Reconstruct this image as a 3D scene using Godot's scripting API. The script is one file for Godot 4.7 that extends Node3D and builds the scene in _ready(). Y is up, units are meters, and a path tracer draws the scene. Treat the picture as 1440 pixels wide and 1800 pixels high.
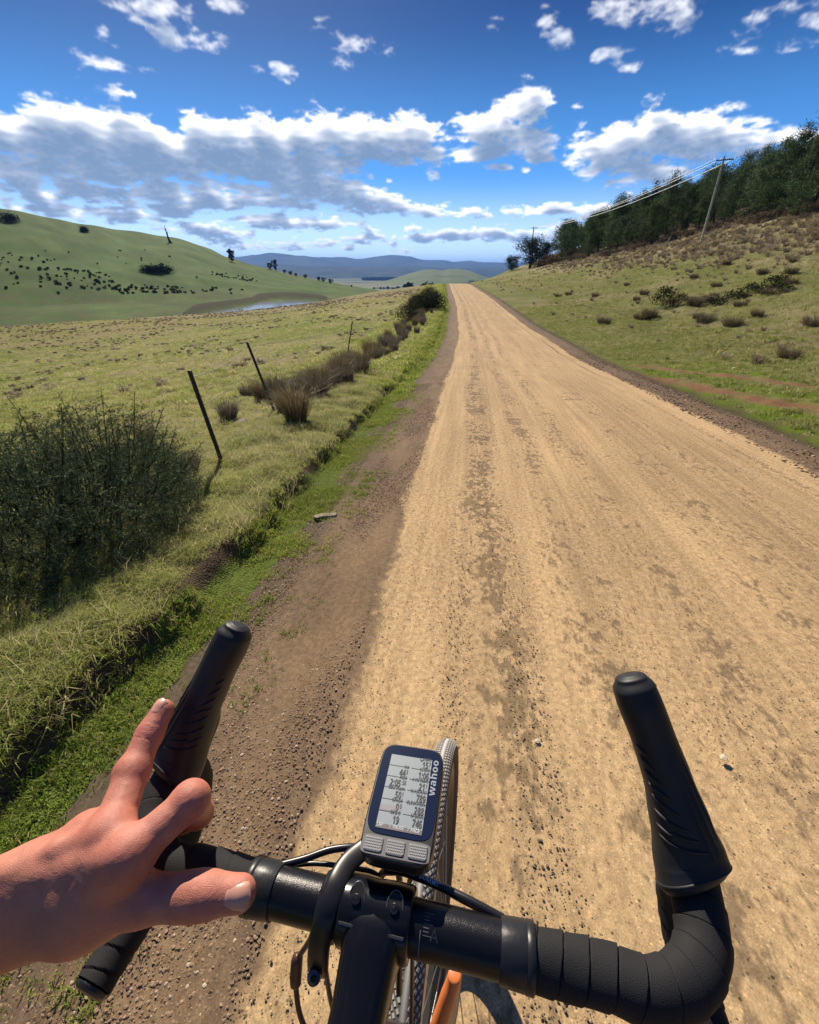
extends Node3D

# ---------------------------------------------------------------- camera, sky, sun
const CAM_H := 1.42
const CAM_YAW := 7.3
const CAM_PITCH := -28.77
const CAM_FOV := 99.28
const SUN_AZ := -27.0
const SUN_EL := 37.0
const SUN_ENERGY := 1.6
const EXPOSURE := 1.66

var rng := RandomNumberGenerator.new()
var sun_dir := Vector3.UP
var used := {}

func _ready() -> void:
	rng.seed = 20240
	var sa := deg_to_rad(SUN_AZ)
	var se := deg_to_rad(SUN_EL)
	sun_dir = Vector3(sin(sa) * cos(se), sin(se), -cos(sa) * cos(se))
	var cam := Camera3D.new()
	cam.name = "camera"
	cam.position = Vector3(0, CAM_H, 0)
	cam.rotation = Vector3(deg_to_rad(CAM_PITCH), deg_to_rad(CAM_YAW), 0)
	cam.fov = CAM_FOV
	cam.near = 0.02
	cam.far = 40000.0
	add_child(cam)
	cam.current = true
	var env := Environment.new()
	env.background_mode = Environment.BG_SKY
	env.tonemap_mode = Environment.TONE_MAPPER_LINEAR
	env.tonemap_exposure = EXPOSURE
	env.sdfgi_enabled = true
	env.ssao_enabled = true
	env.ssil_enabled = true
	env.fog_enabled = true
	env.fog_density = FOG
	env.fog_light_color = Color(0.46, 0.68, 1.0)
	var sky := Sky.new()
	var pano := PanoramaSkyMaterial.new()
	pano.panorama = make_sky()
	pano.energy_multiplier = 1.0
	sky.sky_material = pano
	env.sky = sky
	var we := WorldEnvironment.new()
	we.name = "world_environment"
	we.environment = env
	add_child(we)
	var sun := DirectionalLight3D.new()
	sun.name = "sun"
	sun.light_energy = SUN_ENERGY
	sun.light_color = Color(1.0, 0.95, 0.87)
	sun.light_angular_distance = 0.5
	sun.shadow_enabled = true
	add_child(sun)
	sun.look_at_from_position(Vector3.ZERO, -sun_dir, Vector3.UP)
	setup_noise()
	setup_tables()
	make_materials()
	build_ground()
	build_road()
	build_pond()
	build_far_land()
	build_valley_trees()
	build_left_hill_plants()
	build_wood()
	build_poles()
	build_fence()
	build_gorse()
	build_tussocks()
	build_dark_bushes()
	build_grass()
	build_stones()
	build_bicycle()
	build_computer()
	build_rider()

# ---------------------------------------------------------------- naming helpers
func numbered(called: String) -> String:
	if not used.has(called):
		used[called] = 0
		return called
	used[called] += 1
	return "%s_%03d" % [called, used[called]]

func tag(o: Node, label: String, category: String, group := "", kind := "") -> Node:
	if label != "":
		o.set_meta("label", label)
	if category != "":
		o.set_meta("category", category)
	if group != "":
		o.set_meta("group", group)
	if kind != "":
		o.set_meta("kind", kind)
	return o

func thing(called: String, label: String, category: String, at := Vector3.ZERO, turn := 0.0, group := "") -> Node3D:
	var o := Node3D.new()
	o.name = numbered(called)
	add_child(o)
	o.position = at
	o.rotation.y = turn
	tag(o, label, category, group)
	return o

func obj(called: String, m: Mesh, mat: Material, parent: Node = null) -> MeshInstance3D:
	var o := MeshInstance3D.new()
	o.mesh = m
	o.material_override = mat
	if parent == null:
		o.name = numbered(called)
		add_child(o)
	else:
		o.name = called
		parent.add_child(o, true)
	return o

func dup(root: Node3D, at: Vector3, turn: float, size: Vector3, label: String, group: String) -> Node3D:
	var r: Node3D = root.duplicate()
	r.name = numbered(String(root.name).rstrip("0123456789").trim_suffix("_"))
	add_child(r)
	r.position = at
	r.rotation = Vector3(0, turn, 0)
	r.scale = size
	r.set_meta("label", label)
	if group != "":
		r.set_meta("group", group)
	elif r.has_meta("group"):
		r.remove_meta("group")
	return r

func scatter(called: String, m: Mesh, mat: Material, xs: Array, cols: PackedColorArray, label: String, category: String, parent: Node = null) -> void:
	if xs.is_empty():
		return
	var mm := MultiMesh.new()
	mm.transform_format = MultiMesh.TRANSFORM_3D
	mm.use_colors = true
	mm.mesh = m
	mm.instance_count = xs.size()
	for i in xs.size():
		mm.set_instance_transform(i, xs[i])
		mm.set_instance_color(i, cols[i])
	var o := MultiMeshInstance3D.new()
	o.multimesh = mm
	o.material_override = mat
	if parent == null:
		o.name = numbered(called)
		add_child(o)
		tag(o, label, category, "", "stuff")
	else:
		o.name = called
		parent.add_child(o, true)
		o.set_meta("kind", "stuff")

# ---------------------------------------------------------------- mesh builder
class MB:
	var v := PackedVector3Array()
	var c := PackedColorArray()
	var uv := PackedVector2Array()
	var uv2 := PackedVector2Array()
	var idx := PackedInt32Array()
	var col := Color.WHITE

	func vert(p: Vector3) -> int:
		v.append(p)
		c.append(col)
		return v.size() - 1

	func tri(a: Vector3, b: Vector3, d: Vector3) -> void:
		var i := v.size()
		v.append(a); v.append(b); v.append(d)
		c.append(col); c.append(col); c.append(col)
		idx.append(i); idx.append(i + 1); idx.append(i + 2)

	func quad(a: Vector3, b: Vector3, d: Vector3, e: Vector3) -> void:
		var i := v.size()
		v.append(a); v.append(b); v.append(d); v.append(e)
		c.append(col); c.append(col); c.append(col); c.append(col)
		idx.append_array([i, i + 1, i + 2, i, i + 2, i + 3])

	func rings(first: int, rows: int, n: int, cap0: bool, cap1: bool) -> void:
		for r in rows - 1:
			for k in n:
				var a := first + r * n + k
				var b := first + r * n + (k + 1) % n
				idx.append_array([a, a + n, b, b, a + n, b + n])
		for e in 2:
			if (e == 0 and cap0) or (e == 1 and cap1):
				var base := first + (0 if e == 0 else (rows - 1) * n)
				var mid := Vector3.ZERO
				for k in n:
					mid += v[base + k]
				var m := vert(mid / n)
				for k in n:
					if e == 0:
						idx.append_array([m, base + k, base + (k + 1) % n])
					else:
						idx.append_array([m, base + (k + 1) % n, base + k])

	# a tube along points; radius may be an array; optional squash of the cross-section along "side"
	func tube(path: Array, rad, n := 8, cap := true, flat := 1.0, side := Vector3.ZERO) -> void:
		var first := v.size()
		var up := Vector3.ZERO
		for i in path.size():
			var t: Vector3
			if i == 0:
				t = path[1] - path[0]
			elif i == path.size() - 1:
				t = path[i] - path[i - 1]
			else:
				t = path[i + 1] - path[i - 1]
			t = t.normalized()
			if up == Vector3.ZERO:
				up = side if side != Vector3.ZERO else (Vector3.UP if absf(t.y) < 0.9 else Vector3.RIGHT)
			up = (up - t * up.dot(t)).normalized()
			var w := t.cross(up)
			var r: float = rad[i] if rad is Array else rad
			for k in n:
				var a := TAU * k / n
				vert(path[i] + (up * cos(a) * flat + w * sin(a)) * r)
		rings(first, path.size(), n, cap, cap)

	# loft of superellipse sections: [centre, right, up, half width, half height, exponent]
	func loft(secs: Array, n := 24, cap := true) -> void:
		var first := v.size()
		for s in secs:
			for k in n:
				var a := TAU * k / n
				var ca := cos(a)
				var sa := sin(a)
				var e: float = 2.0 / s[5]
				var x: float = signf(ca) * pow(absf(ca), e) * s[3]
				var y: float = signf(sa) * pow(absf(sa), e) * s[4]
				vert(s[0] + s[1] * x + s[2] * y)
		rings(first, secs.size(), n, cap, cap)

	func box(mid: Vector3, half: Vector3, b := Basis.IDENTITY) -> void:
		var p := []
		for i in 8:
			p.append(mid + b * Vector3(half.x if i & 1 else -half.x, half.y if i & 2 else -half.y, half.z if i & 4 else -half.z))
		for f in [[0, 1, 3, 2], [5, 4, 6, 7], [4, 0, 2, 6], [1, 5, 7, 3], [2, 3, 7, 6], [4, 5, 1, 0]]:
			quad(p[f[3]], p[f[2]], p[f[1]], p[f[0]])

	func volume(from := 0) -> float:
		var s := 0.0
		for i in range(from, idx.size(), 3):
			s += v[idx[i]].dot(v[idx[i + 1]].cross(v[idx[i + 2]]))
		return s

	# clockwise fronts: a closed shape facing outwards has a negative right-handed volume
	func outward(from := 0) -> void:
		if volume(from) > 0.0:
			for i in range(from, idx.size(), 3):
				var t := idx[i + 1]
				idx[i + 1] = idx[i + 2]
				idx[i + 2] = t

	func smooth_normals() -> PackedVector3Array:
		var n := PackedVector3Array()
		n.resize(v.size())
		for i in range(0, idx.size(), 3):
			var a := idx[i]
			var b := idx[i + 1]
			var d := idx[i + 2]
			var f := (v[d] - v[a]).cross(v[b] - v[a])
			n[a] += f
			n[b] += f
			n[d] += f
		for i in n.size():
			n[i] = n[i].normalized() if n[i].length_squared() > 1e-20 else Vector3.UP
		return n

	func commit(smooth := true, colors := false) -> ArrayMesh:
		var arr := []
		arr.resize(Mesh.ARRAY_MAX)
		arr[Mesh.ARRAY_VERTEX] = v
		arr[Mesh.ARRAY_INDEX] = idx
		if smooth:
			arr[Mesh.ARRAY_NORMAL] = smooth_normals()
		if colors:
			arr[Mesh.ARRAY_COLOR] = c
		if uv.size() == v.size():
			arr[Mesh.ARRAY_TEX_UV] = uv
		if uv2.size() == v.size():
			arr[Mesh.ARRAY_TEX_UV2] = uv2
		var m := ArrayMesh.new()
		m.add_surface_from_arrays(Mesh.PRIMITIVE_TRIANGLES, arr)
		return m

func rr(a: float, b: float) -> float:
	return rng.randf_range(a, b)

func lin(r: float, g: float, b: float) -> Color:
	return Color(r, g, b)

# ---------------------------------------------------------------- noise and tables
var n_fbm := FastNoiseLite.new()
var n_one := FastNoiseLite.new()
var n_ridge := FastNoiseLite.new()

func setup_noise() -> void:
	n_fbm.seed = 11
	n_fbm.noise_type = FastNoiseLite.TYPE_SIMPLEX_SMOOTH
	n_fbm.fractal_type = FastNoiseLite.FRACTAL_FBM
	n_fbm.fractal_octaves = 4
	n_fbm.frequency = 1.0
	n_one.seed = 5
	n_one.noise_type = FastNoiseLite.TYPE_SIMPLEX_SMOOTH
	n_one.fractal_type = FastNoiseLite.FRACTAL_NONE
	n_one.frequency = 1.0
	n_ridge.seed = 3
	n_ridge.fractal_type = FastNoiseLite.FRACTAL_RIDGED
	n_ridge.fractal_octaves = 4
	n_ridge.frequency = 1.0

class Lut:
	var lo := 0.0
	var step := 1.0
	var d := PackedFloat32Array()
	func _init(tab: Array, n: int) -> void:
		lo = tab[0][0]
		step = (tab[-1][0] - lo) / (n - 1)
		var i := 0
		for k in n:
			var x := lo + step * k
			while i < tab.size() - 2 and x > tab[i + 1][0]:
				i += 1
			var h: float = tab[i + 1][0] - tab[i][0]
			var m: float = (tab[i + 1][1] - tab[i][1]) / h
			var a := m
			var b := m
			if i > 0:
				var p: float = (tab[i][1] - tab[i - 1][1]) / (tab[i][0] - tab[i - 1][0])
				a = 0.0 if p * m <= 0.0 else 2.0 * p * m / (p + m)
			if i < tab.size() - 2:
				var q: float = (tab[i + 2][1] - tab[i + 1][1]) / (tab[i + 2][0] - tab[i + 1][0])
				b = 0.0 if q * m <= 0.0 else 2.0 * q * m / (q + m)
			var t: float = (x - tab[i][0]) / h
			var t2 := t * t
			var t3 := t2 * t
			d.append(tab[i][1] * (2 * t3 - 3 * t2 + 1) + h * a * (t3 - 2 * t2 + t) + tab[i + 1][1] * (3 * t2 - 2 * t3) + h * b * (t3 - t2))
	func at(x: float) -> float:
		var u := (x - lo) / step
		if u <= 0.0:
			return d[0]
		if u >= d.size() - 1:
			return d[d.size() - 1]
		var i := int(u)
		var f := u - i
		return d[i] * (1.0 - f) + d[i + 1] * f

var roadh: Lut
var ridgeh: Lut
var cent: Lut
var rightf: Lut
var leftf: Lut
var brink: Lut
var hillh: Lut
var pond_out: Lut

func setup_tables() -> void:
	roadh = Lut.new([[-60, 3.4], [0, 0], [8, -0.456], [16, -0.92], [28, -1.14], [40, -1.03], [53, -0.77], [69, -0.6], [82, -0.45], [95, -0.40], [105, -0.6], [130, -2.2], [200, -8], [400, -24]], 1800)
	ridgeh = Lut.new([[-60, 3.4], [0, 0], [8, -0.456], [16, -0.92], [28, -1.14], [40, -1.03], [53, -0.77], [69, -0.6], [82, -0.45], [95, -0.40], [160, -0.3], [230, -3], [400, -20]], 1800)
	cent = Lut.new([[-60, 1.45], [0, 1.45], [12, 1.45], [18, 1.45], [29, 1.11], [40, 0.7], [53, -0.1], [69, -1.05], [80, -1.7], [95, -2.6], [130, -5], [200, -10], [400, -24]], 1800)
	rightf = Lut.new([[1.85, 0], [2.7, -0.05], [3.4, 0.02], [4.5, 0.10], [7, 0.3], [12, 1.0], [18, 2.3], [24, 3.8], [30, 5.6], [42, 9], [60, 14], [80, 20], [120, 28], [200, 32]], 1600)
	leftf = Lut.new([[1.85, 0], [2.4, -0.04], [2.9, -0.05], [3.7, 0.0], [4.3, -0.1], [6, -0.22], [8, -0.4], [11, -0.7], [18, -1.55], [25, -2.4], [35, -3.1], [53, -3.5], [90, -4.0], [200, -4.4]], 1600)
	brink = Lut.new([[-180, 60], [-60, 68], [-48, 70], [-39, 70], [-29, 72], [-18, 80], [-12.6, 90], [-7.3, 95], [-3, 98], [0, 110], [5, 180], [10, 260], [180, 260]], 1440)
	hillh = Lut.new([[-180, 46], [-60, 47], [-48, 41.5], [-45, 41], [-41.3, 36], [-37, 31.5], [-32.5, 27.5], [-29, 20], [-27.2, 13.5], [-22.6, 3.8], [-17.8, -4.6], [-13.3, -10.8], [-9, -18], [-4, -30], [0, -40], [30, -50], [180, -50]], 1440)
	pond_out = Lut.new([[-33, 100], [-31, 142], [-28, 160], [-25.6, 178], [-24.3, 198], [-21, 205], [-18.6, 200], [-17.2, 186], [-16, 100]], 200)

func near_height(x: float, z: float) -> float:
	var s := -z
	var d := x - cent.at(s)
	if d >= 0.0:
		var k := smoothstep(1.8, 4.0, d)
		return lerpf(roadh.at(s), ridgeh.at(s), k) + rightf.at(d)
	return roadh.at(s) + leftf.at(-d)

func height(x: float, z: float) -> float:
	var dist := sqrt(x * x + z * z)
	var h := near_height(x, z)
	var d := x - cent.at(-z)
	# the cut earth step and the lumpy verge on the left, the tussocky pasture further out
	if d < -2.2 and dist < 60.0:
		var edge := -2.88 + 0.10 * n_one.get_noise_2d(z * 0.9, 3.0) + 0.04 * n_one.get_noise_2d(z * 4.0, 9.0)
		var up := smoothstep(edge + 0.07, edge - 0.07, d)
		h += up * 0.075 * smoothstep(-4.6, -3.2, d) - 0.035 * (1.0 - up) * smoothstep(-2.3, -2.7, d)
		h += smoothstep(-2.5, -3.2, d) * 0.03 * n_one.get_noise_2d(x * 2.6, z * 2.6)
		h += smoothstep(-4.0, -7.0, d) * (0.07 * n_one.get_noise_2d(x * 0.8, z * 0.8) + 0.05 * n_one.get_noise_2d(x * 0.23, z * 0.23))
	elif d > 2.4 and dist < 120.0:
		h += smoothstep(2.4, 3.4, d) * 0.03 * n_one.get_noise_2d(x * 2.2, z * 2.2)
		h += smoothstep(3.5, 8.0, d) * (0.08 * n_one.get_noise_2d(x * 0.6, z * 0.6) + 0.16 * n_one.get_noise_2d(x * 0.14, z * 0.14))
	if dist > 40.0:
		var az := rad_to_deg(atan2(x, -z))
		var b := brink.at(az)
		var w := smoothstep(b, b + 55.0, dist)
		if w > 0.0:
			var hh := hillh.at(az)
			var floor_h := -7.6
			var far := floor_h
			if hh < floor_h:
				far = lerpf(floor_h, hh, smoothstep(150.0, 460.0, dist))
			else:
				var t := clampf((dist - 195.0) / 265.0, 0.0, 1.0)
				far = floor_h + (hh - floor_h) * pow(t, 1.15) * (1.0 + 0.10 * (1.0 - t))
				far += smoothstep(200.0, 260.0, dist) * (1.6 * n_one.get_noise_2d(x * 0.012, z * 0.012) * (1.0 - t) + 0.5 * n_one.get_noise_2d(x * 0.05, z * 0.05))
			if az > -33.0 and az < -16.0 and dist < 240.0 and dist > 120.0:
				var o := pond_out.at(az)
				far -= 1.2 * smoothstep(o + 2.0, o - 10.0, dist)
				far += 1.1 * smoothstep(o + 1.0, o + 8.0, dist) * smoothstep(o + 26.0, o + 12.0, dist)
			far = lerpf(far, -60.0, smoothstep(470.0, 1300.0, dist))
			h = lerpf(h, far, w)
	return h

func on_ground(x: float, z: float, sink := 0.0) -> Vector3:
	return Vector3(x, height(x, z) - sink, z)

# inside what the photograph could plausibly show, with a margin
func in_view(x: float, z: float, margin := 8.0) -> bool:
	var az := rad_to_deg(atan2(x, -z))
	var dist := sqrt(x * x + z * z)
	var half := 50.0 + margin + 30.0 / maxf(dist, 0.6)
	return absf(az + CAM_YAW) < half
# ---------------------------------------------------------------- the sky: clear air and cumulus, rows computed in parallel
const SKY_W := 4096
var sky_rows := []
var blobs := []
var cloud_noise := FastNoiseLite.new()
var wisp_noise := FastNoiseLite.new()
var soft_noise := FastNoiseLite.new()

func air(el: float) -> Vector3:
	# blue deepening with height
	var t := clampf(el / 24.0, 0.0, 1.0)
	var low := Vector3(0.62, 0.80, 0.95)
	var mid := Vector3(0.066, 0.25, 0.60)
	var top := Vector3(0.003, 0.032, 0.140)
	var a := low.lerp(mid, smoothstep(0.0, 0.40, t))
	return a.lerp(top, smoothstep(0.22, 0.92, t))

const BW := 1440
const BH := 364
var blob_map := PackedFloat32Array()

# how much cloud there is in each quarter of a degree, from the list of cumulus
func spread_blobs() -> void:
	blob_map.resize(BW * BH)
	for q in blobs:
		var j0 := maxi(0, int((q[1] - q[3] * 1.7) * 4.0))
		var j1 := mini(BH - 1, int((q[1] + q[3] * 1.7) * 4.0) + 1)
		for j in range(j0, j1 + 1):
			var el := (j + 0.5) * 0.25
			var dy: float = (el - q[1]) / q[3]
			if dy < 0.0:
				dy *= 1.25
			var ce := maxf(cos(deg_to_rad(el)), 0.05)
			var span: float = q[2] * 1.65 / ce
			var i0 := int(floor((q[0] - span + 180.0) * 4.0))
			var i1 := int(ceil((q[0] + span + 180.0) * 4.0))
			for i in range(i0, i1 + 1):
				var dx: float = ((i + 0.5) * 0.25 - 180.0 - q[0]) * ce / q[2]
				var r := dx * dx + dy * dy
				if r < 1.78:
					var f: float = q[4] * (1.0 - r * 0.56)
					var k := j * BW + posmod(i, BW)
					var o := blob_map[k]
					blob_map[k] = maxf(o, f) + 0.12 * minf(o, f)

func cloud_at(az: float, el: float, fine: bool) -> float:
	var u := fposmod((az + 180.0) * 4.0 - 0.5, BW)
	var v := clampf(el * 4.0 - 0.5, 0.0, BH - 1.01)
	var i := int(u)
	var j := int(v)
	var fu := u - i
	var fv := v - j
	var i2 := (i + 1) % BW
	var r0 := j * BW
	var r1 := r0 + BW
	var b := (blob_map[r0 + i] * (1.0 - fu) + blob_map[r0 + i2] * fu) * (1.0 - fv) + (blob_map[r1 + i] * (1.0 - fu) + blob_map[r1 + i2] * fu) * fv
	if b <= 0.05:
		return 0.0
	var e := deg_to_rad(el)
	var a := deg_to_rad(az)
	var y := sin(e)
	var k := 1.0 / (y + 0.20)
	var p := Vector3(sin(a) * cos(e) * k, y * k * 1.15, -cos(a) * cos(e) * k)
	var n := 0.0
	if fine:
		n = cloud_noise.get_noise_3dv(p * 6.0)
		# billows: rounded heads with sharp creases between them
		n += 0.55 * (0.34 - absf(wisp_noise.get_noise_3dv(p * 12.0))) + 0.24 * (0.30 - absf(wisp_noise.get_noise_3dv(p * 33.0))) + 0.10 * wisp_noise.get_noise_3dv(p * 80.0)
	else:
		n = soft_noise.get_noise_3dv(p * 6.0) + 0.10
	# high thin cloud is torn by the wind, low cloud is compact
	var rag := lerpf(1.05, 0.66, smoothstep(5.0, 9.0, el)) if el < 10.0 else lerpf(0.66, 1.15, smoothstep(11.0, 16.5, el))
	return b - 0.36 + n * rag

func sky_row(r: int) -> void:
	var h := SKY_W / 2
	var el := 90.0 - (r + 0.5) * 180.0 / h
	var out := PackedFloat32Array()
	out.resize(SKY_W * 3)
	var base := air(maxf(el, 0.0))
	var step := 1 if el < 27.0 else 4
	var cx := 0
	while cx < SKY_W:
		var az := wrapf((cx + step * 0.5) * 360.0 / SKY_W, -180.0, 180.0)
		var c := base
		# the air is paler towards the sun
		var toward := cos(deg_to_rad(wrapf(az - SUN_AZ, -180.0, 180.0)))
		c = c * (1.0 + 0.22 * maxf(toward, 0.0) * maxf(toward, 0.0))
		# and brighter close round it
		var se := deg_to_rad(SUN_EL)
		var ee := deg_to_rad(el)
		var ca := sin(ee) * sin(se) + cos(ee) * cos(se) * toward
		c += Vector3(0.22, 0.27, 0.33) * exp(-rad_to_deg(acos(clampf(ca, -1.0, 1.0))) / 11.0)
		var t := cloud_at(az, el, el < 27.0)
		if t > 0.0:
			var far := clampf(el / 10.0, 0.28, 1.3)
			var lean := clampf(wrapf(SUN_AZ - az, -180.0, 180.0) * 0.012, -0.5, 0.5) * far
			# how much cloud lies between here and the sun, high to the left
			var t1 := maxf(0.0, cloud_at(az + lean, el + 0.45 * far, false))
			var t2 := maxf(0.0, cloud_at(az + 2.0 * lean, el + 1.05 * far, false))
			var t3 := maxf(0.0, cloud_at(az + 3.2 * lean, el + 1.9 * far, false))
			var high := smoothstep(13.0, 17.0, el)
			var depth := t1 * 0.55 + t2 * 0.95 + t3 * 1.15
			var lit := exp(-maxf(depth - 0.22, 0.0) * lerpf(2.1, 1.0, high))
			var soft := maxf(0.0, cloud_at(az, el, false))
			lit += clampf((t - soft) * 0.35, -0.10, 0.10)
			# a dense body seen through its middle is greyer than its rim
			lit *= 1.0 - 0.22 * smoothstep(0.25, 0.8, t)
			var cc := Vector3(0.135, 0.205, 0.325).lerp(Vector3(1.0, 0.985, 0.96), clampf(lit, 0.0, 1.0))
			# distance: low clouds fade towards the air
			cc = cc.lerp(Vector3(0.72, 0.82, 0.92), 0.36 * exp(-el / 3.5))
			var alpha := smoothstep(-0.02, lerpf(0.46, 0.95, high), t) * lerpf(1.0, 0.78, high)
			c = c.lerp(cc, alpha)
		for k in step:
			var i := (cx + k) * 3
			out[i] = c.x
			out[i + 1] = c.y
			out[i + 2] = c.z
		cx += step
	sky_rows[r] = out

func make_sky() -> ImageTexture:
	cloud_noise.seed = 42
	cloud_noise.noise_type = FastNoiseLite.TYPE_SIMPLEX_SMOOTH
	cloud_noise.fractal_type = FastNoiseLite.FRACTAL_FBM
	cloud_noise.fractal_octaves = 6
	cloud_noise.fractal_gain = 0.52
	cloud_noise.frequency = 1.0
	soft_noise = cloud_noise.duplicate()
	soft_noise.fractal_octaves = 2
	wisp_noise.seed = 8
	wisp_noise.noise_type = FastNoiseLite.TYPE_SIMPLEX_SMOOTH
	wisp_noise.fractal_type = FastNoiseLite.FRACTAL_FBM
	wisp_noise.fractal_octaves = 2
	wisp_noise.frequency = 1.0
	# cumulus in azimuth and elevation, their half sizes and how solid they are
	blobs = [
		[-41.2,9.7,3.76,1.68,1.00],[-43.0,7.6,3.51,1.54,1.00],[-38.2,10.2,4.21,2.26,1.00],[-38.7,11.2,1.84,1.11,1.00],[-34.3,10.4,4.10,2.14,1.00],[-34.1,11.7,2.23,0.69,1.00],
		[-30.7,9.4,5.39,1.86,1.00],[-26.2,11.6,2.79,1.21,1.00],[-26.1,9.7,5.73,1.90,1.00],[-21.6,11.2,4.29,2.07,1.00],[-16.5,11.9,4.14,1.66,1.00],[-13.0,12.6,3.33,0.91,1.00],
		[-21.3,9.1,4.98,1.34,1.00],[-16.7,9.9,4.54,1.33,1.00],[-11.4,11.6,3.40,1.69,1.00],[-8.2,11.6,3.99,2.02,1.00],[-6.1,10.5,2.90,1.10,0.90],[-35.8,8.0,6.40,1.08,1.00],
		[-42.4,5.9,2.44,0.58,0.90],[-38.1,6.5,3.57,0.93,1.00],[-32.9,6.5,4.44,1.15,1.00],[-26.7,6.6,4.32,1.20,1.00],[-20.5,7.0,4.59,1.32,1.00],[-15.2,7.1,4.16,1.25,1.00],
		[-16.9,8.3,4.63,0.84,0.90],[-9.8,6.4,3.66,0.89,1.00],[-12.2,6.8,4.22,1.07,1.00],[-5.4,5.8,2.77,0.60,0.95],[-1.1,5.8,1.52,0.40,0.80],[1.3,5.5,1.09,0.35,0.70],
		[-40.7,4.9,3.01,0.60,0.90],[-36.3,4.8,3.79,0.72,0.90],[-31.7,5.4,3.58,0.83,0.90],[-30.5,3.9,2.65,0.68,0.90],[-27.3,3.6,3.06,0.85,0.95],[-22.5,4.8,3.18,0.70,1.00],
		[-19.6,4.7,4.16,0.76,1.00],[-15.4,4.8,3.67,0.56,0.90],[-25.2,2.6,2.60,0.47,0.90],[-19.9,2.6,2.43,0.42,0.80],[-16.5,2.9,1.86,0.43,0.85],[-12.4,3.3,2.20,0.53,0.90],
		[-14.3,2.5,1.13,0.32,0.80],[-11.1,4.0,0.88,0.32,0.80],[-9.2,2.8,0.64,0.22,0.80],[-6.0,3.4,1.77,0.48,0.95],[-2.9,3.6,2.83,0.63,1.00],[1.2,3.7,2.35,0.63,1.00],
		[-7.3,4.3,1.00,0.31,0.85],[5.2,3.4,2.72,0.68,1.00],[8.7,3.6,1.75,0.66,1.00],[-8.6,2.2,1.92,0.27,0.50],[2.6,4.6,0.85,0.21,0.60],[4.1,14.2,2.36,1.00,1.00],
		[3.1,13.5,2.94,1.19,1.00],[0.7,12.5,3.30,1.39,1.00],[3.1,11.4,3.86,1.43,1.00],[-0.3,10.6,3.13,0.70,0.95],[1.6,9.5,1.61,0.45,0.90],[6.0,10.2,1.65,0.70,0.90],
		[-2.6,10.7,2.30,0.62,0.70],[11.9,10.1,3.35,1.26,1.00],[13.8,11.0,3.47,1.45,1.00],[16.0,11.8,2.37,1.09,0.95],[11.1,8.9,2.12,0.57,0.90],[14.2,9.1,3.05,1.11,0.90],
		[17.8,10.5,2.82,1.59,0.95],[19.7,11.7,2.23,0.99,0.80],[22.1,12.3,2.10,0.66,0.60],[20.7,9.9,3.15,1.38,0.90],[15.0,7.8,2.05,0.62,0.85],[17.3,8.5,2.44,1.10,0.90],
		[23.0,10.6,2.54,1.14,0.70],[26.9,9.8,2.74,0.90,0.60],[24.6,9.7,2.49,1.15,0.60],[4.9,5.8,2.35,0.49,1.00],[7.8,5.9,2.58,0.58,1.00],[11.5,5.6,2.76,0.62,1.00],
		[14.0,5.4,2.14,0.66,0.90],[11.0,3.7,1.71,0.70,0.90],[10.4,19.3,1.79,0.63,0.60],[13.3,18.7,2.18,0.76,0.75],[15.7,18.1,1.70,0.95,0.70],[15.4,19.2,2.51,0.43,0.70],
		[22.0,16.2,2.35,0.71,0.50],[25.4,16.1,1.63,0.93,0.50],[23.8,17.5,2.20,0.60,0.50],[4.9,19.3,1.43,0.52,0.75],[6.8,18.1,1.24,0.67,0.75],[5.0,20.1,0.65,0.19,0.50],
		[11.0,16.7,1.22,0.49,0.70],[12.4,15.9,1.31,0.43,0.55],[12.9,16.8,0.64,0.27,0.50],[18.9,16.0,0.67,0.20,0.40],[8.9,13.6,0.51,0.27,0.55],[13.0,14.4,0.38,0.19,0.30],
		[-30.0,19.1,2.93,0.80,0.85],[-28.7,17.4,1.15,0.73,0.75],[-25.9,17.7,1.56,0.80,0.85],[-26.7,18.2,1.35,0.52,0.60],[-33.5,15.3,2.12,0.62,0.75],[-31.5,15.4,1.05,0.28,0.50],
		[-33.8,17.0,0.65,0.42,0.75],[-31.1,18.2,0.59,0.25,0.60],[-19.0,16.2,1.21,0.51,0.75],[-21.8,16.1,0.74,0.33,0.65],[-13.2,18.3,2.02,0.88,0.38],[-14.2,19.1,1.98,0.66,0.28],
		[-10.0,18.0,1.33,0.56,0.25],[1.1,19.2,1.66,0.46,0.30],[1.2,18.7,1.48,0.34,0.30],[-13.8,17.0,1.03,0.71,0.25],[-23.5,19.8,1.36,0.50,0.50],
	]
	var r2 := RandomNumberGenerator.new()
	r2.seed = 77
	# the same kind of sky all the way round
	for i in 150:
		var az := r2.randf_range(-180.0, 180.0)
		var el := r2.randf_range(2.0, 14.0)
		if az > -52.0 and az < 38.0:
			continue
		var w := r2.randf_range(1.5, 5.0) * (0.5 + el / 14.0)
		for k in 3:
			blobs.append([az + (k - 1) * w * 0.8, el + r2.randf_range(-0.5, 0.5), w, w * r2.randf_range(0.25, 0.5), r2.randf_range(0.7, 1.0)])
	for i in 40:
		var az := r2.randf_range(-180.0, 180.0)
		var el := r2.randf_range(24.0, 70.0)
		var w := r2.randf_range(3.0, 8.0)
		blobs.append([az, el, w, w * r2.randf_range(0.3, 0.6), r2.randf_range(0.45, 0.8)])
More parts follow.
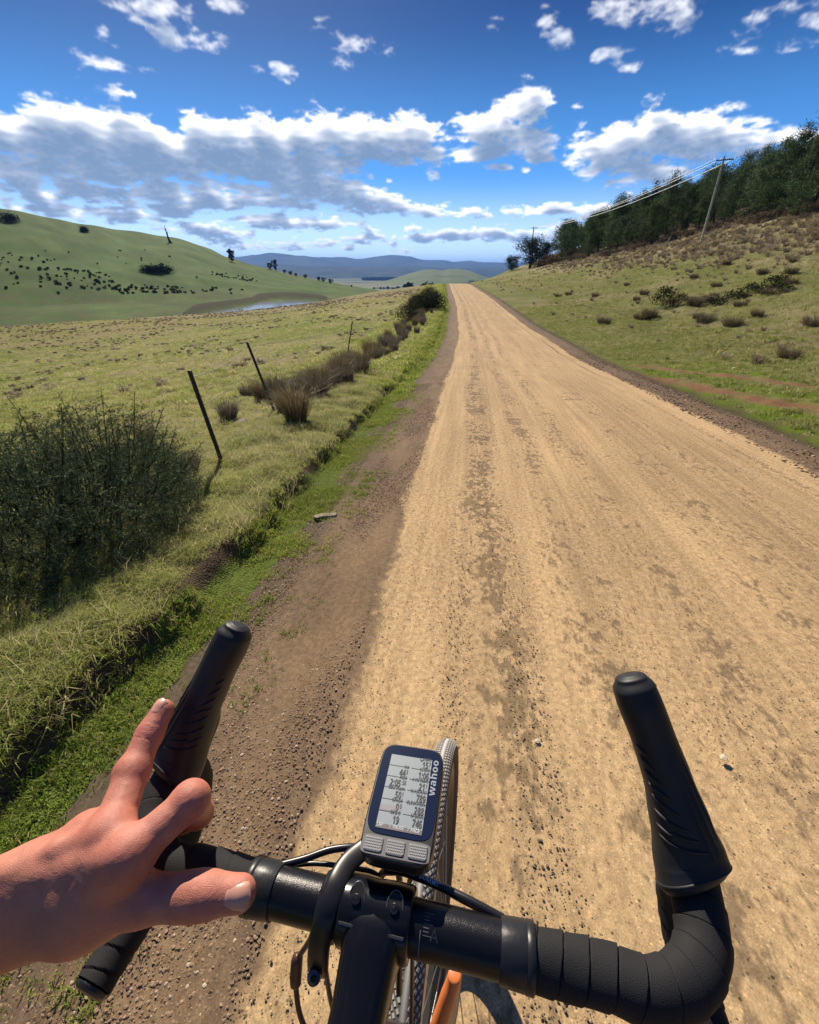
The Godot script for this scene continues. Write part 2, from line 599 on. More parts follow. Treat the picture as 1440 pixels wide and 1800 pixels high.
	# loose scraps torn off the larger clouds
	for q in blobs.duplicate():
		if q[4] < 0.7:
			continue
		for k in 2:
			var a := r2.randf_range(0.0, TAU)
			var d := r2.randf_range(1.1, 1.7)
			var w: float = q[3] * r2.randf_range(0.25, 0.5)
			blobs.append([q[0] + cos(a) * d * q[2], q[1] + sin(a) * d * q[3], w * r2.randf_range(1.2, 2.4), w, r2.randf_range(0.35, 0.62)])
	spread_blobs()
	var h := SKY_W / 2
	sky_rows.resize(h)
	var top := h / 2
	var task := WorkerThreadPool.add_group_task(sky_row, top, -1, true)
	WorkerThreadPool.wait_for_group_task_completion(task)
	var data := PackedFloat32Array()
	for r in top:
		data.append_array(sky_rows[r])
	var below := PackedFloat32Array()
	below.resize(SKY_W * 3)
	for i in SKY_W:
		below[i * 3] = 0.16
		below[i * 3 + 1] = 0.20
		below[i * 3 + 2] = 0.22
	for r in range(top, h):
		data.append_array(below)
	sky_rows.clear()
	return ImageTexture.create_from_image(Image.create_from_data(SKY_W, h, false, Image.FORMAT_RGBF, data.to_byte_array()))

# ---------------------------------------------------------------- materials
const FOG := 0.00007
var mat := {}

func std(col: Color, rough := 0.8, metal := 0.0, spec := 0.5) -> StandardMaterial3D:
	var m := StandardMaterial3D.new()
	m.albedo_color = col.linear_to_srgb()
	m.roughness = rough
	m.metallic = metal
	m.metallic_specular = spec
	return m

func vcol(rough := 0.9, spec := 0.3) -> StandardMaterial3D:
	var m := std(Color.WHITE, rough, 0.0, spec)
	m.vertex_color_use_as_albedo = true
	return m

func noise_tex(size: int, freq: float, lo: float, hi: float, octaves := 4, sd := 1, normal := false, bump := 4.0) -> NoiseTexture2D:
	var t := NoiseTexture2D.new()
	t.width = size
	t.height = size
	t.seamless = true
	t.generate_mipmaps = false
	var n := FastNoiseLite.new()
	n.seed = sd
	n.noise_type = FastNoiseLite.TYPE_SIMPLEX_SMOOTH
	n.fractal_octaves = octaves
	n.frequency = freq
	t.noise = n
	if normal:
		t.as_normal_map = true
		t.bump_strength = bump
	else:
		var g := Gradient.new()
		g.set_color(0, Color(lo, lo, lo).linear_to_srgb())
		g.set_color(1, Color(hi, hi, hi).linear_to_srgb())
		t.color_ramp = g
	return t

# grit: a grey picture and a height picture of many little grains, both repeating
func grit_images(size: int, count: int, rmin: float, rmax: float, sd: int) -> Array:
	var g := RandomNumberGenerator.new()
	g.seed = sd
	var n := FastNoiseLite.new()
	n.seed = sd
	n.noise_type = FastNoiseLite.TYPE_SIMPLEX
	n.fractal_octaves = 4
	n.frequency = 0.03
	var base := n.get_seamless_image(size, size)
	var fine := FastNoiseLite.new()
	fine.seed = sd + 1
	fine.frequency = 0.19
	fine.fractal_octaves = 2
	var fimg := fine.get_seamless_image(size, size)
	var col := Image.create(size, size, false, Image.FORMAT_RGB8)
	var hgt := Image.create(size, size, false, Image.FORMAT_RGB8)
	var bd := base.get_data()
	var fd := fimg.get_data()
	var cb := PackedByteArray()
	var hb := PackedByteArray()
	cb.resize(size * size * 3)
	hb.resize(size * size * 3)
	for i in size * size:
		var a := bd[i] / 255.0
		var f := fd[i] / 255.0
		var v := int(clampf(0.80 + (a - 0.5) * 0.18 + (f - 0.5) * 0.24, 0.0, 1.0) * 255.0)
		var hv := int(clampf(0.34 + (a - 0.5) * 0.2 + (f - 0.5) * 0.5, 0.0, 1.0) * 255.0)
		cb[i * 3] = v; cb[i * 3 + 1] = v; cb[i * 3 + 2] = v
		hb[i * 3] = hv; hb[i * 3 + 1] = hv; hb[i * 3 + 2] = hv
	for k in count:
		var x := g.randf() * size
		var y := g.randf() * size
		var r := rmin + (rmax - rmin) * pow(g.randf(), 2.6)
		var sq := g.randf_range(0.65, 1.0)
		var tone := g.randf_range(0.42, 0.95) if g.randf() < 0.75 else g.randf_range(0.9, 1.0)
		var warm := g.randf_range(-0.05, 0.06)
		var ri := int(ceil(r))
		for dy in range(-ri, ri + 1):
			for dx in range(-ri, ri + 1):
				var q := (dx * dx + dy * dy / (sq * sq)) / (r * r)
				if q > 1.0:
					continue
				var i := (posmod(int(y) + dy, size) * size + posmod(int(x) + dx, size)) * 3
				var tv := tone * 255.0
				cb[i] = int(clampf(tv * (1.0 + warm), 0.0, 255.0))
				cb[i + 1] = int(tv)
				cb[i + 2] = int(clampf(tv * (1.0 - warm), 0.0, 255.0))
				var hv := int(clampf(120.0 + 120.0 * sqrt(1.0 - q) * minf(1.0, r / 3.0), 0.0, 255.0))
				hb[i] = hv; hb[i + 1] = hv; hb[i + 2] = hv
	col.set_data(size, size, false, Image.FORMAT_RGB8, cb)
	hgt.set_data(size, size, false, Image.FORMAT_RGB8, hb)
	return [ImageTexture.create_from_image(col), ImageTexture.create_from_image(hgt)]

# the road's own print: pale clay, dark loose gravel in bands and ripples, brown shoulders
const RT_W := 1024
const RT_H := 2048
const ROAD_HALF := 2.75
const ROAD_TILE := 26.0
var road_rows := []

func road_row(r: int) -> void:
	var out := PackedByteArray()
	out.resize(RT_W * 3)
	var s := ROAD_TILE * r / RT_H
	var ang := TAU * r / RT_H
	var R := ROAD_TILE / TAU
	var cy := cos(ang) * R
	var sy := sin(ang) * R
	for i in RT_W:
		var d := -ROAD_HALF + 2.0 * ROAD_HALF * (i + 0.5) / RT_W
		var slow := n_fbm.get_noise_3d(d * 0.55, cy * 0.20, sy * 0.20)
		var mid := n_fbm.get_noise_3d(d * 3.4 + 7.0, cy * 1.25, sy * 1.25)
		var grain := n_fbm.get_noise_3d(d * 17.0, cy * 11.0 + 30.0, sy * 11.0)
		var streak := n_fbm.get_noise_3d(d * 3.0 + 50.0, cy * 0.22, sy * 0.22)
		var ripple := n_one.get_noise_3d(d * 1.3, cy * 6.5, sy * 6.5 + 11.0) * (0.6 + 1.2 * n_one.get_noise_3d(d * 0.7 + 3.0, cy * 0.5, sy * 0.5))
		# dark gravel left lying between the wheel lines
		var dd := d + 0.10 * slow + 0.05 * streak
		var band := 0.92 * exp(-pow((dd + 1.26) / 0.15, 2.0)) + 0.62 * exp(-pow((dd + 0.72) / 0.13, 2.0)) + 0.62 * exp(-pow((dd + 0.30) / 0.14, 2.0)) + 0.40 * exp(-pow((dd - 0.35) / 0.22, 2.0)) + 0.34 * exp(-pow((dd - 0.9) / 0.25, 2.0))
		var m := band * (0.50 + 1.1 * mid + 0.8 * ripple + 0.7 * slow + 0.5 * streak) + 0.16 * mid + 0.15 * streak + grain * (0.7 + 0.7 * band) - 0.22
		m += 0.7 * exp(-pow((d - 1.55 + 0.06 * slow) / 0.055, 2.0)) * (0.7 + streak)
		var speck := n_one.get_noise_3d(d * 62.0, cy * 40.0, sy * 40.0 + 5.0) * 0.6 + n_one.get_noise_3d(d * 120.0 + 9.0, cy * 70.0, sy * 70.0) * 0.4
		m = smoothstep(0.10, 0.50, m + speck * 0.50)
		# faint fine wheel lines along the road
		var line := n_one.get_noise_3d(d * 16.0, cy * 0.35, sy * 0.35)
		var tan_c := Vector3(0.625, 0.434, 0.228) * (1.0 + 0.18 * slow + 0.12 * mid + 0.13 * line + 0.16 * streak + 0.11 * grain)
		tan_c *= 1.0 + 0.12 * speck
		var dark := Vector3(0.165, 0.115, 0.067) * (1.0 + 0.25 * mid + 0.5 * grain)
		var c := tan_c.lerp(dark, m * 0.72)
		# shoulders of loose dark stone
		var eL := -1.86 + 0.12 * slow + 0.07 * mid + 0.05 * grain
		var eR := 1.86 + 0.08 * slow + 0.05 * mid + 0.04 * grain
		var sh := maxf(smoothstep(eL + 0.03, eL - 0.04, d), smoothstep(eR - 0.04, eR + 0.06, d))
		var brown := Vector3(0.225, 0.152, 0.092) * (1.0 + 0.25 * mid + 0.16 * slow + 0.30 * grain)
		brown = brown.lerp(Vector3(0.33, 0.215, 0.115), clampf(0.35 * exp(-pow((d + 2.02) / 0.12, 2.0)) + 0.35 * mid, 0.0, 0.45))
		var far_out := smoothstep(2.25, 2.6, absf(d))
		brown = brown.lerp(Vector3(0.14, 0.105, 0.067), far_out)
		c = c.lerp(brown, sh)
		var q := Color(clampf(c.x, 0.01, 1.0), clampf(c.y, 0.01, 1.0), clampf(c.z, 0.01, 1.0)).linear_to_srgb()
		out[i * 3] = int(q.r * 255.0)
		out[i * 3 + 1] = int(q.g * 255.0)
		out[i * 3 + 2] = int(q.b * 255.0)
	road_rows[r] = out

func road_texture() -> ImageTexture:
	road_rows.resize(RT_H)
	var task := WorkerThreadPool.add_group_task(road_row, RT_H, -1, true)
	WorkerThreadPool.wait_for_group_task_completion(task)
	var data := PackedByteArray()
	for r in RT_H:
		data.append_array(road_rows[r])
	road_rows.clear()
	return ImageTexture.create_from_image(Image.create_from_data(RT_W, RT_H, false, Image.FORMAT_RGB8, data))

func make_materials() -> void:
	var grit: Array = grit_images(1024, 10000, 0.7, 3.2, 4)
	var turf: Array = grit_images(512, 2600, 1.0, 3.0, 9)
	var g := vcol(0.95, 0.15)
	g.albedo_texture = turf[0]
	g.uv1_triplanar = true
	g.uv1_world_triplanar = true
	g.uv1_scale = Vector3(0.9, 0.9, 0.9)
	g.heightmap_enabled = true
	g.heightmap_texture = turf[1]
	g.heightmap_scale = 3.0
	mat.ground = g
	mat.land = vcol(0.95, 0.1)
	var r := std(Color.WHITE, 0.93, 0.0, 0.25)
	r.albedo_texture = road_texture()
	r.detail_enabled = true
	r.detail_blend_mode = BaseMaterial3D.BLEND_MODE_MUL
	r.detail_uv_layer = BaseMaterial3D.DETAIL_UV_2
	r.detail_albedo = grit[0]
	r.uv2_scale = Vector3(0.75, 0.75, 0.75)
	r.heightmap_enabled = true
	r.heightmap_texture = noise_tex(1024, 0.16, 0.0, 1.0, 3, 21)
	r.heightmap_scale = 0.24
	r.vertex_color_use_as_albedo = true
	mat.road = r
	mat.stone = vcol(0.85, 0.35)
	var gr := vcol(0.7, 0.25)
	gr.backlight_enabled = true
	gr.backlight = Color(1.0, 1.0, 1.0)
	mat.grass = gr
	var lf := vcol(0.8, 0.15)
	lf.backlight_enabled = true
	lf.backlight = Color(0.45, 0.45, 0.45)
	mat.leaf = lf
	var ty := vcol(0.7, 0.3)
	ty.backlight_enabled = true
	ty.backlight = Color(0.6, 0.6, 0.6)
	mat.sedge = ty
	mat.bark = vcol(0.9, 0.2)
	var w := std(Color(0.03, 0.045, 0.05), 0.12)
	w.normal_enabled = true
	w.normal_texture = noise_tex(512, 0.03, 0, 1, 4, 3, true, 2.0)
	w.normal_scale = 0.03
	w.uv1_triplanar = true
	w.uv1_world_triplanar = true
	w.uv1_scale = Vector3(0.05, 0.05, 0.05)
	mat.water = w
	mat.steel = std(Color(0.055, 0.045, 0.04), 0.7, 0.2)
	mat.wire = std(Color(0.10, 0.085, 0.07), 0.7)
	mat.cable_white = std(Color(0.75, 0.76, 0.76), 0.35, 0.3)
	var pw := std(Color(0.46, 0.46, 0.39), 0.9)
	pw.albedo_texture = noise_tex(256, 0.03, 0.6, 1.0, 4, 6)
	pw.uv1_triplanar = true
	pw.uv1_scale = Vector3(3, 0.4, 3)
	mat.pole = pw
	mat.pole_dark = std(Color(0.05, 0.045, 0.04), 0.9)

# ---------------------------------------------------------------- the ground
func ground_color(x: float, z: float, dist: float, slope: float) -> Color:
	var d := x - cent.at(-z)
	var az := rad_to_deg(atan2(x, -z))
	var big := n_fbm.get_noise_2d(x * 0.035, z * 0.035)
	var mid := n_fbm.get_noise_2d(x * 0.22, z * 0.22)
	var fine := n_one.get_noise_2d(x * 1.7, z * 1.7)
	var green := Vector3(0.215, 0.240, 0.062)
	var lush := Vector3(0.150, 0.205, 0.036)
	var dry := Vector3(0.400, 0.335, 0.175)
	var soil := Vector3(0.12, 0.088, 0.056)
	var c: Vector3
	if d < 0.0:
		c = green.lerp(dry, clampf(0.42 + 1.1 * mid + 0.9 * big + 0.3 * fine, 0.0, 0.92))
		# browner towards the brink of the pasture
		c = c.lerp(Vector3(0.30, 0.225, 0.135), smoothstep(44.0, 64.0, dist) * (0.55 + 0.6 * mid))
		if d > -2.86:
			c = lush.lerp(soil, smoothstep(-2.55, -2.40, d) + 0.15)
		elif d > -3.02:
			c = soil
		elif d > -4.2:
			c = lush.lerp(green, 0.5).lerp(dry, clampf(0.35 + mid, 0.0, 0.7))
	else:
		c = Vector3(0.185, 0.205, 0.058).lerp(Vector3(0.31, 0.265, 0.135), clampf(0.32 + 1.0 * mid + 0.7 * big, 0.0, 0.9))
		# dead tussock slope below the trees
		var up := smoothstep(15.0, 25.0, d + 5.0 * big + 3.0 * mid)
		c = c.lerp(Vector3(0.33, 0.27, 0.165) * (1.0 + 0.7 * mid + 0.3 * fine), up * 0.7)
		c = c.lerp(Vector3(0.21, 0.17, 0.105), smoothstep(33.0, 44.0, d - 0.1 * (75.0 + z) * 0.5))
		# lighter red soil of a track joining on the right
		var tr := on_track(d, -z)
		c = c.lerp(Vector3(0.30, 0.165, 0.092), tr * clampf(0.85 + 0.8 * fine, 0.2, 1.0))
		var moss := smoothstep(2.45, 2.9, d) * smoothstep(6.0, 4.6, d) * smoothstep(14.5, 12.0, -z) * (1.0 - tr)
		c = c.lerp(Vector3(0.15, 0.225, 0.02), moss * clampf(0.75 + 0.9 * fine, 0.0, 1.0))
		if d < 3.0:
			c = c.lerp(soil, smoothstep(2.95, 2.5, d + 0.12 * fine))
	# beyond the brink: the smooth green hill and the valley floor
	if dist > 60.0:
		var b := brink.at(az)
		var w := smoothstep(b, b + 40.0, dist)
		if w > 0.0:
			var hl := Vector3(0.074, 0.138, 0.032)
			hl = hl.lerp(Vector3(0.118, 0.168, 0.048), clampf(0.4 + 1.2 * big, 0.0, 1.0))
			var band := n_fbm.get_noise_2d(x * 0.008 + 0.012 * z, (z - x) * 0.035)
			hl *= 1.0 + 0.45 * band + 0.12 * fine
			hl = hl.lerp(Vector3(0.07, 0.105, 0.03), smoothstep(-38.0, -52.0, az) * 0.5)
			var flat := smoothstep(250.0, 205.0, dist) * (1.0 if az < -14.0 else 0.0)
			hl = hl.lerp(Vector3(0.115, 0.092, 0.055), flat * (0.25 + 0.9 * mid))
			if az > -34.0 and az < -15.0 and dist < 240.0:
				var o := pond_out.at(az)
				hl = hl.lerp(Vector3(0.055, 0.050, 0.032), smoothstep(o - 3.0, o + 3.0, dist) * smoothstep(o + 22.0, o + 14.0, dist) * 0.9)
			var vf := smoothstep(620.0, 1200.0, dist)
			if vf > 0.0:
				var cell := n_one.get_noise_2d(floorf(x / 260.0 + 0.4 * n_one.get_noise_2d(z * 0.002, 4.0)) * 7.1, floorf(z / 340.0) * 3.7)
				var fields := Vector3(0.16, 0.20, 0.10).lerp(Vector3(0.26, 0.25, 0.15), clampf(0.5 + 0.9 * cell, 0.0, 1.0))
				fields = fields.lerp(Vector3(0.07, 0.12, 0.05), clampf(-1.2 * cell, 0.0, 0.8))
				hl = hl.lerp(fields, vf)
			c = c.lerp(hl, w)
	return Color(maxf(c.x, 0.005), maxf(c.y, 0.005), maxf(c.z, 0.005)) * 1.12

var g_radii := PackedFloat32Array()
var g_az := PackedFloat32Array()
var g_v := []
var g_c := []

func ground_ring(i: int) -> void:
	var pv := PackedVector3Array()
	var pc := PackedColorArray()
	var rad := g_radii[i]
	for a in g_az:
		var t := deg_to_rad(a)
		var x := sin(t) * rad
		var z := -cos(t) * rad
		var h := height(x, z)
		var s := -z
		if s > -45.0 and s < 140.0:
			var d := absf(x - cent.at(s))
			h -= 0.07 * smoothstep(2.62, 2.35, d)
		if rad > 2500.0:
			h += 6.0 * n_one.get_noise_2d(x * 0.0007, z * 0.0007) * smoothstep(2500.0, 4000.0, rad)
		pv.append(Vector3(x, h, z))
		pc.append(ground_color(x, z, rad, 0.0))
	g_v[i] = pv
	g_c[i] = pc

func build_ground() -> void:
	var r := 0.25
	g_radii.append(0.02)
	while r < 26000.0:
		g_radii.append(r)
		var k := 0.014 if r < 14.0 else (0.02 if r < 120.0 else (0.025 if r < 600.0 else 0.05))
		r *= 1.0 + k
	var a := -180.0
	while a < 179.99:
		g_az.append(a)
		a += 0.30 if a > -64.0 and a < 48.0 else 2.0
	g_v.resize(g_radii.size())
	g_c.resize(g_radii.size())
	var task := WorkerThreadPool.add_group_task(ground_ring, g_radii.size(), -1, true)
	WorkerThreadPool.wait_for_group_task_completion(task)
	var b := MB.new()
	for i in g_radii.size():
		b.v.append_array(g_v[i])
		b.c.append_array(g_c[i])
	var n := g_az.size()
	for i in g_radii.size() - 1:
		for k in n:
			var p := i * n + k
			var q := i * n + (k + 1) % n
			b.idx.append_array([p, p + n, q, q, p + n, q + n])
	var o := obj("ground", b.commit(true, true), mat.ground)
	tag(o, "rolling pasture with a grassy hill, verges and a wide valley floor", "ground", "", "structure")
	g_v.clear()
	g_c.clear()

func build_road() -> void:
	var b := MB.new()
	var ds := []
	var q := -2.72
	while q <= 2.9:
		ds.append(q)
		q += 0.16
	var s := -42.0
	var rows := 0
	while s < 135.0:
		for d in ds:
			var x: float = cent.at(s) + d
			var dip := 0.05 * smoothstep(2.45, 2.72, absf(d))
			var h := near_height(x, -s) + 0.006 - dip
			h += 0.010 * n_one.get_noise_2d(d * 3.0, s * 0.35) + 0.012 * sin(d * 3.1)
			var tone := 1.0 + 0.10 * n_one.get_noise_2d(d * 0.5, s * 0.06) + 0.08 * n_one.get_noise_2d(d * 1.1 + 30.0, s * 0.021)
			tone *= 1.0 + 0.10 * smoothstep(10.0, 40.0, s)
			b.col = Color(tone, tone, tone)
			b.vert(Vector3(x, h, -s))
			b.uv.append(Vector2((d + ROAD_HALF) / (2.0 * ROAD_HALF), s / ROAD_TILE))
			b.uv2.append(Vector2(x, -s))
		rows += 1
		s += 0.12 if s > -1.0 and s < 12.0 else (0.4 if s < 40.0 else 1.0)
	var n := ds.size()
	for r in rows - 1:
		for k in n - 1:
			var p := r * n + k
			b.idx.append_array([p, p + n, p + 1, p + 1, p + n, p + n + 1])
	var o := obj("road", b.commit(true, true), mat.road)
	tag(o, "pale tan gravel road with dark stony shoulders running to a crest", "road", "", "structure")

func build_pond() -> void:
	var b := MB.new()
	var azs := []
	var a := -31.5
	while a <= -16.9:
		azs.append(a)
		a += 0.25
	for t in azs:
		var o: float = pond_out.at(t)
		for e in [120.0, maxf(o - 1.0, 121.0)]:
			b.vert(Vector3(sin(deg_to_rad(t)) * e, -8.2, -cos(deg_to_rad(t)) * e))
	for k in azs.size() - 1:
		b.idx.append_array([k * 2, k * 2 + 1, k * 2 + 2, k * 2 + 2, k * 2 + 1, k * 2 + 3])
	tag(obj("pond", b.commit(true), mat.water), "small bright farm pond at the foot of the green hill", "pond", "", "structure")

# mountains, foothills and a low green hill across the valley
func range_sheet(called: String, label: String, d0: float, d1: float, az0: float, az1: float, tab: Array, rough: float, c0: Vector3, c1: Vector3, sd: float) -> void:
	var top := Lut.new(tab, 400)
	var b := MB.new()
	var na := int((az1 - az0) / 0.2)
	var nr := 26
	for i in nr + 1:
		var f := float(i) / nr
		var dist := lerpf(d0, d1, f)
		for k in na + 1:
			var az := az0 + (az1 - az0) * k / na
			var t := deg_to_rad(az)
			var x := sin(t) * dist
			var z := -cos(t) * dist
			var crest := top.at(az) * lerpf(d0, d1, 0.72) + CAM_H
			var up := sin(minf(f / 0.72, 1.0) * PI / 2.0)
			if f > 0.72:
				up = cos((f - 0.72) / 0.28 * PI / 2.0)
			var spur := n_ridge.get_noise_2d(x * rough + sd, z * rough)
			var h := -66.0 + (crest + 62.0) * clampf(up * (1.0 + 0.34 * (spur - 0.35) * (1.0 - up * 0.82)), 0.0, 1.2)
			var m := clampf(0.5 + 0.8 * n_fbm.get_noise_2d(x * rough * 2.5, z * rough * 2.5) + 0.5 * spur, 0.0, 1.0)
			var c := c0.lerp(c1, m)
			b.col = Color(c.x, c.y, c.z)
			b.vert(Vector3(x, h, z))
	for i in nr:
		for k in na:
			var p := i * (na + 1) + k
			b.idx.append_array([p, p + na + 1, p + 1, p + 1, p + na + 1, p + na + 2])
	tag(obj(called, b.commit(true, true), mat.land), label, "hills", "", "structure")

func build_far_land() -> void:
	range_sheet("mountains", "flat-topped blue mountain range closing the far end of the valley", 9500.0, 17000.0, -75.0, 75.0,
		[[-75, 0.030], [-40, 0.024], [-30, 0.022], [-25.4, 0.0275], [-23.6, 0.031], [-22.6, 0.0335], [-21, 0.0315], [-19.4, 0.0285], [-17, 0.027], [-15, 0.0272], [-13, 0.0235], [-11.5, 0.027], [-9.2, 0.0300], [-7.5, 0.0288], [-5.5, 0.0225], [-3.5, 0.0222], [-2.2, 0.019], [-0.6, 0.0208], [1.0, 0.0185], [4, 0.017], [12, 0.02], [30, 0.03], [75, 0.03]],
		0.00042, Vector3(0.035, 0.050, 0.040), Vector3(0.10, 0.115, 0.075), 0.0)
	range_sheet("foothills", "low dark wooded foothills in front of the blue mountains", 6300.0, 9800.0, -60.0, 60.0,
		[[-60, 0.011], [-30, 0.012], [-22, 0.0145], [-18, 0.012], [-14, 0.0115], [-10, 0.0098], [-7, 0.012], [-4, 0.0105], [0, 0.0095], [6, 0.010], [60, 0.012]],
		0.0009, Vector3(0.030, 0.044, 0.030), Vector3(0.075, 0.085, 0.05), 400.0)
	range_sheet("hill", "rounded pale green hill on the valley floor beyond the road crest", 2900.0, 4300.0, -12.0, 4.0,
		[[-12, -0.016], [-10, -0.012], [-8.2, -0.004], [-7, 0.0015], [-5.5, 0.0065], [-4.6, 0.0072], [-3.4, 0.0055], [-2.6, 0.0082], [-1.2, 0.0070], [0.2, 0.0015], [1.5, -0.006], [4, -0.016]],
		0.0016, Vector3(0.105, 0.145, 0.050), Vector3(0.17, 0.185, 0.075), 900.0)
# ---------------------------------------------------------------- trees
# leaves: many small slips of foliage round each branch end
func spray(b: MB, at: Vector3, size: float, count: int, leaf: float, tone: Color, lift: Vector3, thin := 0.22) -> void:
	for i in count:
		var p := at + Vector3(rng.randfn(), rng.randfn() * 0.75, rng.randfn()) * size * 0.5
		var dir := (Vector3(rr(-1, 1), rr(-0.7, 0.8), rr(-1, 1)) + lift).normalized()
		var w := dir.cross(Vector3(rr(-1, 1), rr(-1, 1), rr(-1, 1))).normalized() * leaf * thin
		var l := leaf * rr(0.7, 1.4)
		var k := rr(0.72, 1.3)
		b.col = Color(tone.r * k * rr(0.9, 1.15), tone.g * k, tone.b * k)
		b.quad(p - w * 0.4, p + dir * l * 0.5 - w, p + dir * l, p + dir * l * 0.5 + w)

func make_tree(called: String, h: float, spread: float, low: float, limbs: int, clumps: int, per: int, leaf: float, tone: Color, lift: Vector3, trunk_r: float, shape := 0, thin := 0.22) -> Node3D:
	var t := Node3D.new()
	t.name = called
	var w := MB.new()
	var f := MB.new()
	w.col = Color(0.050, 0.042, 0.034)
	var path := []
	var rad := []
	var lean := Vector3(rr(-0.08, 0.08), 0, rr(-0.08, 0.08))
	for i in 8:
		var k := i / 7.0
		path.append(Vector3(lean.x * h * k + sin(k * 5.0 + h) * 0.02 * h, -0.3 + k * (h * 0.92 + 0.3), lean.z * h * k + cos(k * 4.0 + h) * 0.015 * h))
		rad.append(trunk_r * (1.05 - k * 0.9) * (1.25 if i == 0 else 1.0))
	w.tube(path, rad, 7)
	for i in limbs:
		var k := low + (0.97 - low) * (i + rr(0.0, 0.9)) / limbs
		var u := k * 7.0
		var j := mini(int(u), 6)
		var root: Vector3 = path[j].lerp(path[j + 1], u - j)
		var a := i * 2.399 + rr(-0.5, 0.5)
		var rel := (k - low) / (1.0 - low)
		var reach := spread
		if shape == 0:      # feathery upright crown
			reach *= 0.45 + 0.75 * sin(clampf(rel * 1.05 + 0.12, 0.0, 1.0) * PI)
		elif shape == 1:    # cone
			reach *= 1.05 - 0.92 * rel
		else:               # broad round head
			reach *= 0.55 + 0.6 * sin(clampf(rel, 0.0, 1.0) * PI * 0.85 + 0.3)
		reach *= rr(0.65, 1.1)
		var out := Vector3(cos(a), 0, sin(a))
		var rise := rr(0.25, 0.75) if shape != 1 else rr(-0.1, 0.25)
		var tip := root + out * reach + Vector3(0, reach * rise, 0)
		var bend := root.lerp(tip, 0.5) + Vector3(0, -0.06 * reach, 0)
		var lr := trunk_r * (0.42 - 0.25 * k)
		w.tube([root, bend, tip], [lr, lr * 0.6, lr * 0.2], 4, false)
		for c in clumps:
			var q := rr(0.30, 1.08)
			var mid := root.lerp(bend, q * 2.0) if q < 0.5 else bend.lerp(tip, q * 2.0 - 1.0)
			mid += Vector3(rr(-1, 1), rr(-0.6, 0.9), rr(-1, 1)) * spread * 0.20
			var shade := rr(0.65, 1.35)
			spray(f, mid, spread * rr(0.20, 0.36), per, leaf, Color(tone.r * shade, tone.g * shade, tone.b * shade), lift, thin)
	for c in clumps:
		spray(f, path[7] + Vector3(rr(-0.2, 0.2), rr(-0.3, 0.4), rr(-0.2, 0.2)) * spread, spread * 0.26, per, leaf, tone, lift, thin)
	obj("trunk", w.commit(true, true), mat.bark, t)
	obj("crown", f.commit(false, true), mat.leaf, t)
	return t

func plant(proto: Node3D, called: String, at: Vector3, turn: float, size: Vector3, label: String, category: String, group := "") -> Node3D:
	var r: Node3D = proto.duplicate()
	r.name = numbered(called)
	add_child(r)
	r.position = at
	r.rotation.y = turn
	r.scale = size
	tag(r, label, category, group)
	return r

